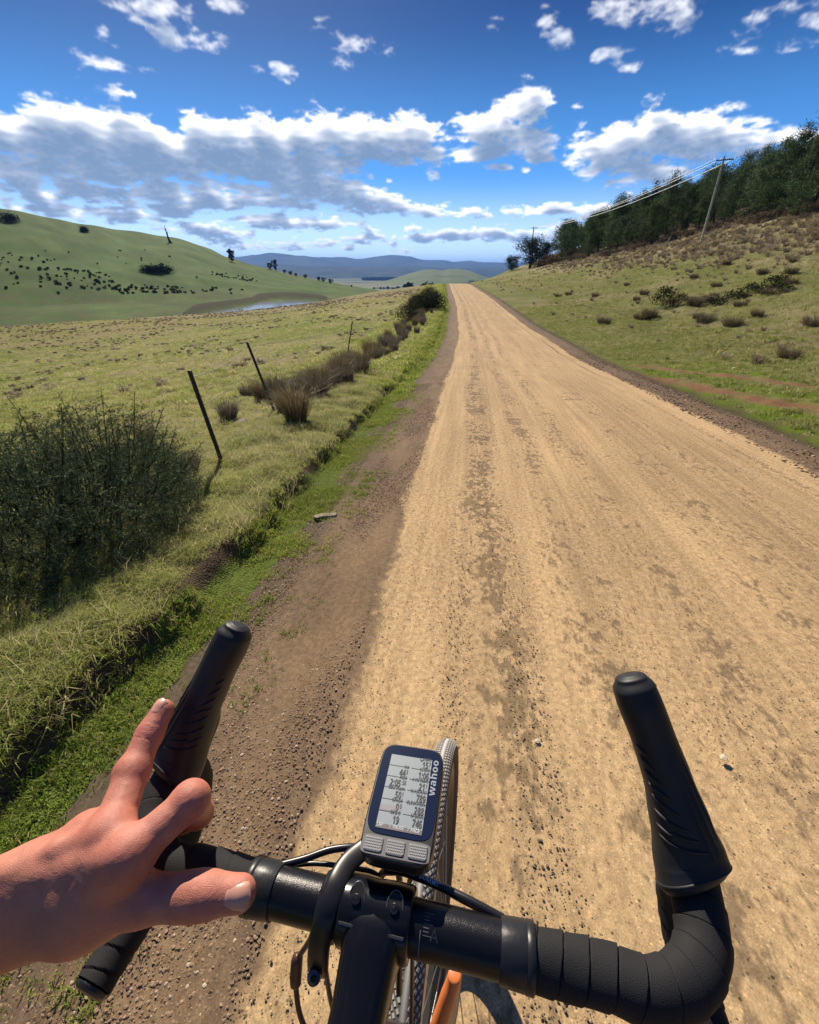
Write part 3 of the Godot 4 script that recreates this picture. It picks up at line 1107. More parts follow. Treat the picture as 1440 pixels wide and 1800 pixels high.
func build_wood() -> void:
	var kinds := []
	var lift := Vector3(0.35, 0.55, 0.25)
	for i in 6:
		var g := rr(0.7, 1.25)
		kinds.append(make_tree("tree", 7.6, rr(1.6, 2.3), rr(0.08, 0.20), 19, 9, 24, 0.34, Color(0.110 * g, 0.150 * g, 0.066 * g), lift, 0.13, 0, 0.10))
	for i in 2:
		kinds.append(make_tree("tree", 6.2, rr(2.1, 2.6), 0.22, 16, 9, 26, 0.24, Color(0.075, 0.118, 0.046), Vector3(0, 0.2, 0), 0.15, 2, 0.2))
	var cone := make_tree("tree", 9.5, 1.9, 0.12, 28, 8, 20, 0.26, Color(0.028, 0.045, 0.023), Vector3(0, 0.3, 0), 0.16, 1, 0.2)
	var gum := make_tree("tree", 11.0, 2.6, 0.48, 13, 8, 26, 0.26, Color(0.040, 0.050, 0.026), Vector3(0.3, 0.3, 0.2), 0.20, 2, 0.2)
	var broad := make_tree("tree", 5.4, 3.3, 0.14, 24, 10, 30, 0.24, Color(0.046, 0.066, 0.036), Vector3(0, 0.15, 0), 0.22, 2, 0.3)
	var edge := [[40, 46], [55, 39], [60, 38], [75, 36.5], [90, 30.5], [115, 27.5], [130, 27], [170, 27]]
	var el := Lut.new(edge, 260)
	var s := 52.0
	var count := 0
	var front := []
	while s < 176.0:
		var d := el.at(s)
		var first := true
		var deep := d + (40.0 if s > 70.0 else 52.0)
		while d < deep:
			var ss := s + rr(-2.0, 2.0)
			var x := cent.at(ss) + d + rr(-1.2, 1.2)
			var az := rad_to_deg(atan2(x, ss))
			if az < 36.0 and az > 9.2:
				var i: int = rng.randi_range(0, 5) if rng.randf() < 0.86 else rng.randi_range(6, 7)
				var k := rr(0.62, 1.2) * (0.86 if first else 1.0)
				plant(kinds[i], "tree", on_ground(x, -ss, 0.1), rr(0, TAU), Vector3(k * rr(0.9, 1.15), k, k * rr(0.9, 1.15)), "dark feathery evergreen deep in the close wood on the right-hand hill", "tree", "trees of the hillside wood")
				if first:
					front.append(get_child(-1))
				count += 1
			d += (3.4 if first else 4.6) * rr(0.8, 1.3)
			first = false
		s += 4.3 if s < 130.0 else 6.0
	for i in front.size():
		front[i].set_meta("label", "feathery front-row evergreen of the hillside wood, %s from its right end" % nth(i))
	plant(cone, "tree", on_ground(33.0, -108.0, 0.1), 0.4, Vector3.ONE, "tall dark conical tree standing above the wood behind the power lines", "tree")
	plant(gum, "tree", on_ground(41.5, -72.0, 0.1), 1.0, Vector3.ONE, "tall open tree with a long bare trunk at the right end of the wood", "tree")
	plant(kinds[6], "tree", on_ground(33.4, -60.0, 0.1), 2.2, Vector3(0.62, 0.62, 0.62), "small round-headed tree alone in front of the wood, right of the near pole", "tree")
	plant(kinds[7], "tree", on_ground(25.0, -108.5, 0.1), 0.2, Vector3(0.85, 0.7, 0.85), "round dense bush-like tree at the foot of the wood's left end", "tree")
	plant(broad, "tree", on_ground(15.2, -138.0, 0.2), 0.7, Vector3(1.15, 1.15, 1.15), "broad grey-green tree beside the road crest in front of the far pole", "tree")
	plant(broad, "tree", on_ground(11.3, -150.0, 0.2), 2.4, Vector3(0.62, 0.66, 0.62), "smaller rounded tree just left of the broad tree by the crest", "tree")
	plant(broad, "tree", on_ground(19.4, -140.0, 0.2), 4.1, Vector3(0.75, 0.85, 0.75), "low spreading tree joined to the right side of the broad tree by the crest", "tree")
	# a dead leafless crown showing above the wood
	var dead := thing("dead_tree", "leafless grey dead tree rising out of the wood left of the near pole", "tree", on_ground(44.0, -105.0, 0.1))
	var db := MB.new()
	db.col = Color(0.16, 0.14, 0.12)
	db.tube([Vector3(0, -0.3, 0), Vector3(0.1, 4, 0.1), Vector3(0.3, 7.0, 0)], [0.2, 0.15, 0.08], 6)
	var bb := MB.new()
	bb.col = db.col
	for i in 9:
		var y := rr(4.5, 7.0)
		var a := rr(0, TAU)
		var r0 := Vector3(0.2, y, 0.05)
		var r1 := r0 + Vector3(cos(a) * rr(0.8, 1.8), rr(1.0, 2.4), sin(a) * rr(0.5, 1.2))
		bb.tube([r0, r0.lerp(r1, 0.5) + Vector3(rr(-0.2, 0.2), 0.0, 0), r1], [0.07, 0.05, 0.02], 4)
		bb.tube([r0.lerp(r1, 0.6), r1 + Vector3(rr(-0.6, 0.6), rr(-0.2, 0.5), rr(-0.3, 0.3))], [0.035, 0.015], 3)
	obj("trunk", db.commit(true, true), mat.bark, dead)
	obj("branches", bb.commit(true, true), mat.bark, dead)
	# brown scrub under the left end of the wood
	var scrub := make_shrub("shrub", 1.5, 1.3, 90, 18, 0.22, Color(0.15, 0.12, 0.075))
	for q in [[18.5, -121.0, 1.3], [20.6, -124.0, 1.5], [22.6, -121.0, 1.4], [24.8, -119.0, 1.1], [16.9, -128.0, 1.2], [19.3, -130.0, 1.6]]:
		plant(scrub, "shrub", on_ground(q[0], q[1], 0.1), rr(0, TAU), Vector3(q[2], q[2] * 0.8, q[2]), "brown scrubby shrub between the broad tree by the crest and the wood", "shrub", "brown scrub at the end of the wood")
	for i in 60:
		var ss := rr(56.0, 120.0)
		var x := cent.at(ss) + el.at(ss) + rr(-2.5, 1.0)
		if rad_to_deg(atan2(x, ss)) < 35.0:
			var k := rr(0.4, 1.0)
			plant(scrub, "shrub", on_ground(x, -ss, 0.1), rr(0, TAU), Vector3(k * 1.2, k * 0.6, k), "low brown bracken clump along the foot of the hillside wood", "shrub", "bracken along the foot of the wood")
	for k in kinds + [cone, gum, broad, scrub]:
		k.free()

func nth(i: int) -> String:
	var small := ["first", "second", "third", "fourth", "fifth", "sixth", "seventh", "eighth", "ninth", "tenth", "eleventh", "twelfth", "thirteenth", "fourteenth", "fifteenth", "sixteenth", "seventeenth", "eighteenth", "nineteenth"]
	if i < 19:
		return small[i]
	var tens: String = ["twent", "thirt", "fort", "fift", "sixt", "sevent", "eight"][(i + 1) / 10 - 2]
	return tens + "ieth" if (i + 1) % 10 == 0 else tens + "y-" + small[(i + 1) % 10 - 1]

func make_shrub(called: String, h: float, w: float, clumps: int, per: int, leaf: float, tone: Color) -> Node3D:
	var t := Node3D.new()
	t.name = called
	var f := MB.new()
	for i in clumps:
		var a := rr(0, TAU)
		var r := sqrt(rng.randf())
		var y := rr(0.05, 1.0)
		var k := sqrt(maxf(0.05, 1.0 - pow(y - 0.25, 2.0) * 1.4))
		var sh := rr(0.6, 1.4)
		spray(f, Vector3(cos(a) * r * w * k, y * h * rr(0.8, 1.05), sin(a) * r * w * k), w * 0.42, per, leaf, Color(tone.r * sh, tone.g * sh, tone.b * sh), Vector3(0, 0.5, 0))
	obj("foliage", f.commit(false, true), mat.leaf, t)
	return t

# ---------------------------------------------------------------- the far hill and the valley
func build_left_hill_plants() -> void:
	var protos := []
	for i in 3:
		protos.append(make_shrub("shrub", 1.0, 0.75, 16, 9, 0.5, Color(0.042, 0.060, 0.030)))
	# clusters in azimuth and distance: az0, az1, d0, d1, how many
	var lots := [[-49.0, -42.0, 212.0, 300.0, 56], [-44.0, -38.5, 222.0, 262.0, 60], [-38.5, -33.0, 214.0, 234.0, 52], [-33.0, -26.0, 214.0, 238.0, 22], [-29.0, -24.5, 285.0, 312.0, 34], [-49.0, -30.0, 215.0, 350.0, 30]]
	var n := 0
	for l in lots:
		for i in l[4]:
			var az := deg_to_rad(rr(l[0], l[1]))
			var dist := rr(l[2], l[3])
			var k := rr(0.40, 0.90)
			plant(protos[i % 3], "shrub", on_ground(sin(az) * dist, -cos(az) * dist, 0.1), rr(0, TAU), Vector3(k, k * rr(0.7, 1.1), k), "small dark shrub, one of the many dotted over the lower green hillside", "shrub", "shrubs dotted over the green hillside")
			n += 1
	var clump := make_shrub("shrub_thicket", 2.4, 5.2, 150, 14, 0.7, Color(0.022, 0.036, 0.020))
	plant(clump, "shrub_thicket", on_ground(-149.0, -222.6, 0.2), 0.7, Vector3(1.0, 1.0, 0.7), "dark oval thicket alone in the middle of the green hillside", "thicket")
	plant(clump, "shrub_thicket", on_ground(-155.0, -221.0, 0.2), 2.0, Vector3(0.6, 0.8, 0.6), "smaller dark thicket touching the left end of the oval hillside thicket", "thicket")
	plant(clump, "shrub_thicket", on_ground(-281.0, -283.0, 0.2), 2.0, Vector3(1.2, 1.2, 0.9), "dark shrubs high on the far left shoulder of the green hill", "thicket")
	plant(clump, "shrub_thicket", on_ground(-262.0, -318.0, 0.2), 1.0, Vector3(0.5, 1.0, 0.5), "single dark bush just under the hill's skyline near its left end", "bush")
	var tr := make_tree("tree", 8.0, 2.6, 0.2, 12, 5, 10, 0.9, Color(0.034, 0.048, 0.028), Vector3(0, 0.3, 0), 0.2, 2, 0.4)
	plant(tr, "tree", on_ground(-189.0, -374.0, 0.2), 0.0, Vector3(0.9, 1.0, 0.9), "lone round tree on the falling skyline of the green hill", "tree")
	plant(tr, "tree", on_ground(-173.0, -420.0, 0.2), 1.0, Vector3(0.7, 1.0, 0.7), "tall tree on the hill's skyline where the blue mountains begin", "tree")
	plant(tr, "tree", on_ground(-178.0, -421.0, 0.2), 2.0, Vector3(0.7, 0.6, 0.7), "small bush left of the tall skyline tree", "tree")
	var k := 0
	for q in [[-166.0, 0.55], [-161.0, 0.62], [-157.0, 0.5], [-149.0, 0.6], [-138.0, 0.62], [-134.0, 0.7], [-128.0, 0.75], [-110.0, 0.35]]:
		plant(tr, "tree", on_ground(q[0], -425.0 - (q[0] + 160.0) * 0.3, 0.2), q[0], Vector3(q[1] * 0.9, q[1] * 0.6, q[1] * 0.9), "%s small tree down the green hill's skyline, counted from the tall one" % nth(k), "tree", "skyline trees down the end of the green hill")
		k += 1
	# a dead stump on the skyline
	var st := thing("dead_tree", "bare dead tree stump standing on the skyline of the green hill", "tree", on_ground(-221.0, -347.0, 0.3))
	var b := MB.new()
	b.col = Color(0.075, 0.062, 0.05)
	b.tube([Vector3(1.2, 0, 0), Vector3(0.3, 2.5, 0), Vector3(-0.2, 6, 0), Vector3(-0.6, 11.0, 0)], [1.2, 0.7, 0.45, 0.12], 7)
	obj("trunk", b.commit(true, true), mat.bark, st)
	var b2 := MB.new()
	b2.col = b.col
	b2.tube([Vector3(-0.1, 5.2, 0), Vector3(1.1, 7.4, 0.1)], [0.3, 0.1], 5)
	b2.tube([Vector3(-0.3, 7.0, 0), Vector3(-1.2, 8.6, 0.1)], [0.22, 0.08], 5)
	obj("branch", b2.commit(true, true), mat.bark, st)
	for p in protos + [clump, tr]:
		p.free()

func build_valley_trees() -> void:
	var tr := make_tree("tree", 9.0, 4.6, 0.08, 12, 6, 10, 1.5, Color(0.036, 0.052, 0.032), Vector3(0, 0.2, 0), 0.3, 2, 0.45)
	# the pair below the end of the pasture, and the loose rows across the valley floor
	plant(tr, "tree", on_ground(-73.0, -560.0, 1.5), 0.0, Vector3(1.5, 1.5, 1.5), "round dark tree in the valley past the end of the pasture, left of a pair", "tree")
	plant(tr, "tree", on_ground(-56.0, -575.0, 1.5), 1.0, Vector3(2.0, 1.9, 2.0), "larger round dark tree in the valley, right of a pair past the pasture", "tree")
	plant(tr, "tree", on_ground(-42.0, -590.0, 1.5), 2.0, Vector3(1.1, 0.9, 1.1), "low dark bush right of the pair of valley trees", "tree")
	var rows := [[-190.0, -1060.0, -130.0, -1050.0, 6], [-250.0, -1550.0, -60.0, -1500.0, 14], [-420.0, -2100.0, -120.0, -2050.0, 16], [-300.0, -1180.0, -260.0, -1180.0, 4], [-110.0, -1150.0, -20.0, -1120.0, 9]]
	for q in rows:
		for i in q[4]:
			var f: float = (i + rr(-0.35, 0.35)) / q[4]
			var k := rr(0.7, 1.5)
			var x: float = lerpf(q[0], q[2], f)
			var z: float = lerpf(q[1], q[3], f) + rr(-14, 14)
			plant(tr, "tree", on_ground(x, z, 1.0), rr(0, TAU), Vector3(k * 1.3, k, k * 1.3), "small dark valley tree, %s from the left in the %s row beyond the pasture" % [nth(i), nth(rows.find(q))], "tree", "trees across the valley floor")
	# plantations far across the valley, read as one dark mass
	var xs := []
	var cs := PackedColorArray()
	var m := MB.new()
	for i in 26:
		spray(m, Vector3(rr(-3, 3), rr(2, 9), rr(-3, 3)), 4.0, 10, 3.0, Color(1, 1, 1), Vector3(0, 0.5, 0), 0.4)
	for q in [[-1000.0, -4700.0, -240.0, -4900.0, 420, 60.0], [-1350.0, -3000.0, -1100.0, -3050.0, 120, 40.0], [-420.0, -3300.0, -250.0, -3300.0, 60, 25.0], [40.0, -2500.0, 160.0, -2450.0, 90, 60.0]]:
		for i in q[4]:
			var f := rng.randf()
			var x: float = lerpf(q[0], q[2], f) + rr(-1, 1) * q[5]
			var z: float = lerpf(q[1], q[3], f) + rr(-1, 1) * q[5]
			var k := rr(1.2, 2.2)
			xs.append(Transform3D(Basis(Vector3.UP, rr(0, TAU)).scaled(Vector3(k * 1.3, k, k * 1.3)), on_ground(x, z, 1.0)))
			var g := rr(0.8, 1.2)
			cs.append(Color(0.026 * g, 0.040 * g, 0.028 * g))
	scatter("forest", m.commit(false, true), mat.leaf, xs, cs, "dark plantation woods in strips far across the valley floor", "woodland")
	tr.free()

# ---------------------------------------------------------------- power poles and lines
func make_pole(called: String, label: String, at: Vector3, h: float, r: float, turn: float, dark: bool) -> Node3D:
	var t := thing(called, label, "power pole", at, turn)
	var pm: Material = mat.pole_dark if dark else mat.pole
	var b := MB.new()
	b.tube([Vector3(0, -0.5, 0), Vector3(0, h * 0.5, 0), Vector3(0, h, 0)], [r * 1.15, r, r * 0.8], 12)
	obj("shaft", b.commit(), pm, t)
	var a := MB.new()
	a.box(Vector3(0.12, h - 0.35, r), Vector3(0.85, 0.05, 0.045))
	obj("crossarm", a.commit(false), mat.pole_dark, t)
	var s := MB.new()
	s.tube([Vector3(0.12, h - 1.0, r + 0.02), Vector3(0.75, h - 0.4, r + 0.02)], 0.025, 5)
	obj("brace", s.commit(), mat.pole_dark, t)
	for x in [-0.9, -0.25, 0.5, 1.12]:
		var i := MB.new()
		i.tube([Vector3(x, h - 0.30, r), Vector3(x, h - 0.22, r), Vector3(x, h - 0.18, r), Vector3(x, h - 0.10, r)], [0.03, 0.06, 0.05, 0.03], 8)
		obj("insulator", i.commit(), mat.cable_white, t)
	return t

func build_poles() -> void:
	var p1 := on_ground(27.2, -66.0)
	var p2 := on_ground(14.7, -135.7)
	make_pole("power_pole", "tall pale timber power pole on the tussock slope in front of the wood", p1, 8.45, 0.115, -0.35, false)
	make_pole("power_pole", "distant dark power pole behind the broad tree at the road crest", p2, 9.4, 0.14, -0.2, true)
	var dir := (p1 - p2).normalized()
	var p0 := p1 + Vector3(dir.x * 70.0, 9.0, dir.z * 70.0)
	p0.x = p1.x + 16.0
	var k := 0
	for off in [-0.9, -0.25, 1.12]:
		var b := MB.new()
		var a := p1 + Vector3(off, 8.2, 0.3)
		var e := p2 + Vector3(off, 9.15, 0.3)
		var path := []
		for i in 25:
			var f := i / 24.0
			path.append(a.lerp(e, f) - Vector3(0, 4.0 * 1.3 * f * (1.0 - f), 0))
		b.tube(path, 0.035, 5)
		tag(obj("power_line", b.commit(), mat.cable_white), ["upper left of the three white power lines between the two poles", "middle one of the three white power lines between the two poles", "lowest, brightest of the three white power lines between the two poles"][k], "power line")
		k += 1
	var g := MB.new()
	var ga := p1 + Vector3(1.12, 8.2, 0.3)
	var ge := p0 + Vector3(1.12, 6.0, 0)
	var gp := []
	for i in 17:
		var f := i / 16.0
		gp.append(ga.lerp(ge, f) - Vector3(0, 4.0 * 1.0 * f * (1.0 - f), 0))
	g.tube(gp, 0.02, 4)
	tag(obj("power_line", g.commit(), mat.wire), "thin dark power line leaving the near pole towards the upper right", "power line")
	# the short stay post on the slope left of the near pole
	var st := MB.new()
	var q := on_ground(26.2, -75.5)
	st.tube([q - Vector3(0, 0.3, 0), q + Vector3(0.7, 1.5, 0.2)], [0.06, 0.05], 7)
	tag(obj("leaning_post", st.commit(), mat.pole), "short pale leaning stake on the slope left of the near power pole", "post")

# ---------------------------------------------------------------- fence
func build_fence() -> void:
	var posts := [
		[Vector3(-2.27, 0, -3.62), Vector3(-0.10, 0.84, 0.02), "rusty steel fence post nearest the rider, beside the gorse bush"],
		[Vector3(-2.90, 0, -6.30), Vector3(-0.24, 1.00, 0.03), "leaning steel fence post rising from tall dry tussock, second along the fence"],
		[Vector3(-4.25, 0, -15.9), Vector3(0.22, 1.02, -0.05), "far steel fence post tilted to the right among tussocks"],
	]
	var tops := []
	for p in posts:
		var at := on_ground(p[0].x, p[0].z)
		var t := thing("fence_post", p[2], "fence post", at)
		var lean: Vector3 = p[1]
		var up := lean.normalized()
		var b := MB.new()
		# a star-shaped steel picket: three flanges
		for k in 3:
			var a := k * TAU / 3.0 + 0.5
			var out := Vector3(cos(a), 0, sin(a))
			var w := Vector3(-sin(a), 0, cos(a)) * 0.0035
			var o := out * 0.022
			var base := -up * 0.15
			b.quad(base + w, base + o + w, lean + o + w, lean + w)
			b.quad(lean - w, lean + o - w, base + o - w, base - w)
			b.quad(base + o + w, base + o - w, lean + o - w, lean + o + w)
			b.quad(lean + w, lean + o + w, lean + o - w, lean - w)
		obj("picket", b.commit(false), mat.steel, t)
		for k in 4:
			var h := MB.new()
			var c: Vector3 = lean * (0.35 + 0.17 * k)
			h.tube([c + Vector3(-0.014, 0, 0.016), c + Vector3(0.014, 0, 0.016)], 0.004, 6)
			obj("wire_tie", h.commit(), mat.wire, t)
		tops.append(at + lean)
	var k := 0
	for hgt in [0.06, 0.32]:
		var b := MB.new()
		var path := []
		var pts := [tops[0] - Vector3(0, hgt, 0), tops[1] - Vector3(0, hgt, 0), tops[2] - Vector3(0, hgt + 0.1, 0), on_ground(-4.7, -23.5) + Vector3(0, 0.7 - hgt, 0)]
		for i in pts.size() - 1:
			for j in 8:
				var f := j / 8.0
				path.append(pts[i].lerp(pts[i + 1], f) - Vector3(0, 0.22 * f * (1.0 - f), 0))
		path.append(pts[-1])
		b.tube(path, 0.0034, 5)
		tag(obj("fence_wire", b.commit(), mat.wire), ["upper slack strand of wire between the leaning fence posts", "lower slack strand of wire between the leaning fence posts"][k], "wire")
		k += 1

# ---------------------------------------------------------------- the gorse bush
# the bush is tallest right of its middle
func gorse_top(x: float) -> float:
	return 0.70 + 0.34 * exp(-pow((x - 0.42) / 0.34, 2.0)) + 0.10 * exp(-pow((x + 0.25) / 0.2, 2.0))

func build_gorse() -> void:
	var at := on_ground(-2.92, -2.22, 0.05)
	var t := thing("gorse_bush", "big dark green spiny gorse bush in front of the fence on the left verge", "bush", at)
	var stems := MB.new()
	var f := MB.new()
	stems.col = Color(0.060, 0.050, 0.034)
	for i in 380:
		var a := rr(0, TAU)
		var r := sqrt(rng.randf())
		var ex := 1.00
		var ez := 1.02
		var base := Vector3(cos(a) * r * 0.75 * ex, 0, sin(a) * r * 0.75 * ez)
		var hgt := gorse_top(cos(a) * r * ex) * (1.0 - 0.42 * r * r) * rr(0.45, 1.08)
		if i % 17 == 0:
			hgt *= 1.3
		var tip := Vector3(cos(a) * r * ex * rr(0.9, 1.15) + rr(-0.26, 0.26), hgt, sin(a) * r * ez * rr(0.9, 1.15) + rr(-0.26, 0.26))
		var mid := base.lerp(tip, 0.55) + Vector3(cos(a) * 0.06, 0.07, sin(a) * 0.06)
		stems.tube([base, mid, tip], [0.006, 0.0045, 0.002], 4, false)
		var tone := rr(0.6, 1.25)
		var n := 78
		for j in n:
			var q := lerpf(0.22, 1.0, j / float(n))
			var p := base.lerp(mid, q * 2.0) if q < 0.5 else mid.lerp(tip, q * 2.0 - 1.0)
			var dir := Vector3(rr(-1, 1), rr(-0.3, 1.0), rr(-1, 1)).normalized()
			var l := rr(0.014, 0.030) * (1.25 - 0.5 * q)
			var w := dir.cross(Vector3(rr(-1, 1), rr(-1, 1), rr(-1, 1))).normalized() * 0.0021
			var g := tone * rr(0.7, 1.4)
			f.col = Color(0.108 * g, 0.142 * g, 0.070 * g)
			var o := p + dir * 0.004
			f.quad(o - w, o + dir * l * 0.6 - w, o + dir * l, o + dir * l * 0.5 + w)
			# side sprig
			if j % 3 == 0:
				var s := p + dir * l * 1.2
				for m in 5:
					var d2 := (dir + Vector3(rr(-1, 1), rr(-0.6, 1), rr(-1, 1))).normalized()
					var w2 := d2.cross(dir).normalized() * 0.0019
					f.quad(s - w2, s + d2 * 0.010 - w2, s + d2 * 0.021, s + d2 * 0.010 + w2)
	# short dense side twigs fill the bush
	for i in 9600:
		var a := rr(0, TAU)
		var r := pow(rng.randf(), 0.42)
		var y := pow(rng.randf(), 0.85) * gorse_top(cos(a) * r) * (1.0 - 0.40 * r * r)
		var p0 := Vector3(cos(a) * r * 1.10, y, sin(a) * r * 1.02)
		var ax := (Vector3(cos(a) * 0.9, rr(-0.3, 1.1), sin(a) * 0.9) + Vector3(rr(-0.9, 0.9), 0, rr(-0.9, 0.9))).normalized()
		if i > 5600:
			y *= 0.55
			r = lerpf(r, 1.0, 0.6)
			p0 = Vector3(cos(a) * r * 1.08, y, sin(a) * r * 1.06)
		var len := rr(0.06, 0.15)
		var tone := rr(0.55, 1.25)
		for j in 20:
			var p := p0 + ax * len * (j / 20.0)
			var dir := (ax * 0.5 + Vector3(rr(-1, 1), rr(-0.5, 0.9), rr(-1, 1))).normalized()
			var l := rr(0.013, 0.026)
			var w := dir.cross(Vector3(rr(-1, 1), rr(-1, 1), rr(-1, 1))).normalized() * 0.0021
			var g := tone * rr(0.7, 1.4)
			f.col = Color(0.108 * g, 0.142 * g, 0.070 * g)
			f.quad(p - w, p + dir * l * 0.6 - w, p + dir * l, p + dir * l * 0.5 + w)
	obj("stems", stems.commit(true, true), mat.bark, t)
	obj("foliage", f.commit(false, true), mat.leaf, t)
	# dry grass leaning into its near side
	var dg := MB.new()
	for i in 900:
		var a := rr(0.2, 2.4)
		var r := rr(0.72, 1.05)
		var p := Vector3(cos(a) * r * 0.95, -0.02, sin(a) * r * 0.86)
		blade(dg, p, rr(0.16, 0.42), 0.0024, Vector3(rr(-0.5, 0.5), 0, rr(-0.5, 0.5)), Color(0.20, 0.165, 0.10), rr(0.6, 1.2))
	obj("dry_grass", dg.commit(false, true), mat.sedge, t)

func blade(b: MB, p: Vector3, l: float, w: float, lean: Vector3, tone: Color, k: float) -> void:
	var side := Vector3(rr(-1, 1), 0, rr(-1, 1)).normalized() * w
	var p1 := p + Vector3(lean.x * l * 0.25, l * 0.55, lean.z * l * 0.25)
	var p2 := p + Vector3(lean.x * l * 0.75, l * (1.0 - 0.25 * lean.length()), lean.z * l * 0.75)
	b.col = Color(tone.r * k, tone.g * k, tone.b * k)
	b.quad(p - side, p1 - side * 0.8, p1 + side * 0.8, p + side)
	b.tri(p1 - side * 0.8, p2, p1 + side * 0.8)

# ---------------------------------------------------------------- tussocks
func make_tussock(n: int, h: float, spread: float, w: float, tone: Color, tip: Color) -> Node3D:
	var t := Node3D.new()
	t.name = "tussock"
	var b := MB.new()
	for i in n:
		var a := rr(0, TAU)
		var r := sqrt(rng.randf()) * spread * 0.45
		var out := rr(0.05, 0.75) if i % 4 else rr(0.7, 1.5)
		var lean := Vector3(cos(a) * out + 0.18, 0, sin(a) * out + 0.10)
		var k := rr(0.6, 1.3)
		var q := rng.randf()
		blade(b, Vector3(cos(a) * r, -0.03, sin(a) * r), h * rr(0.55, 1.1), w, lean, tone.lerp(tip, q), k)
	obj("blades", b.commit(false, true), mat.sedge, t)
	return t

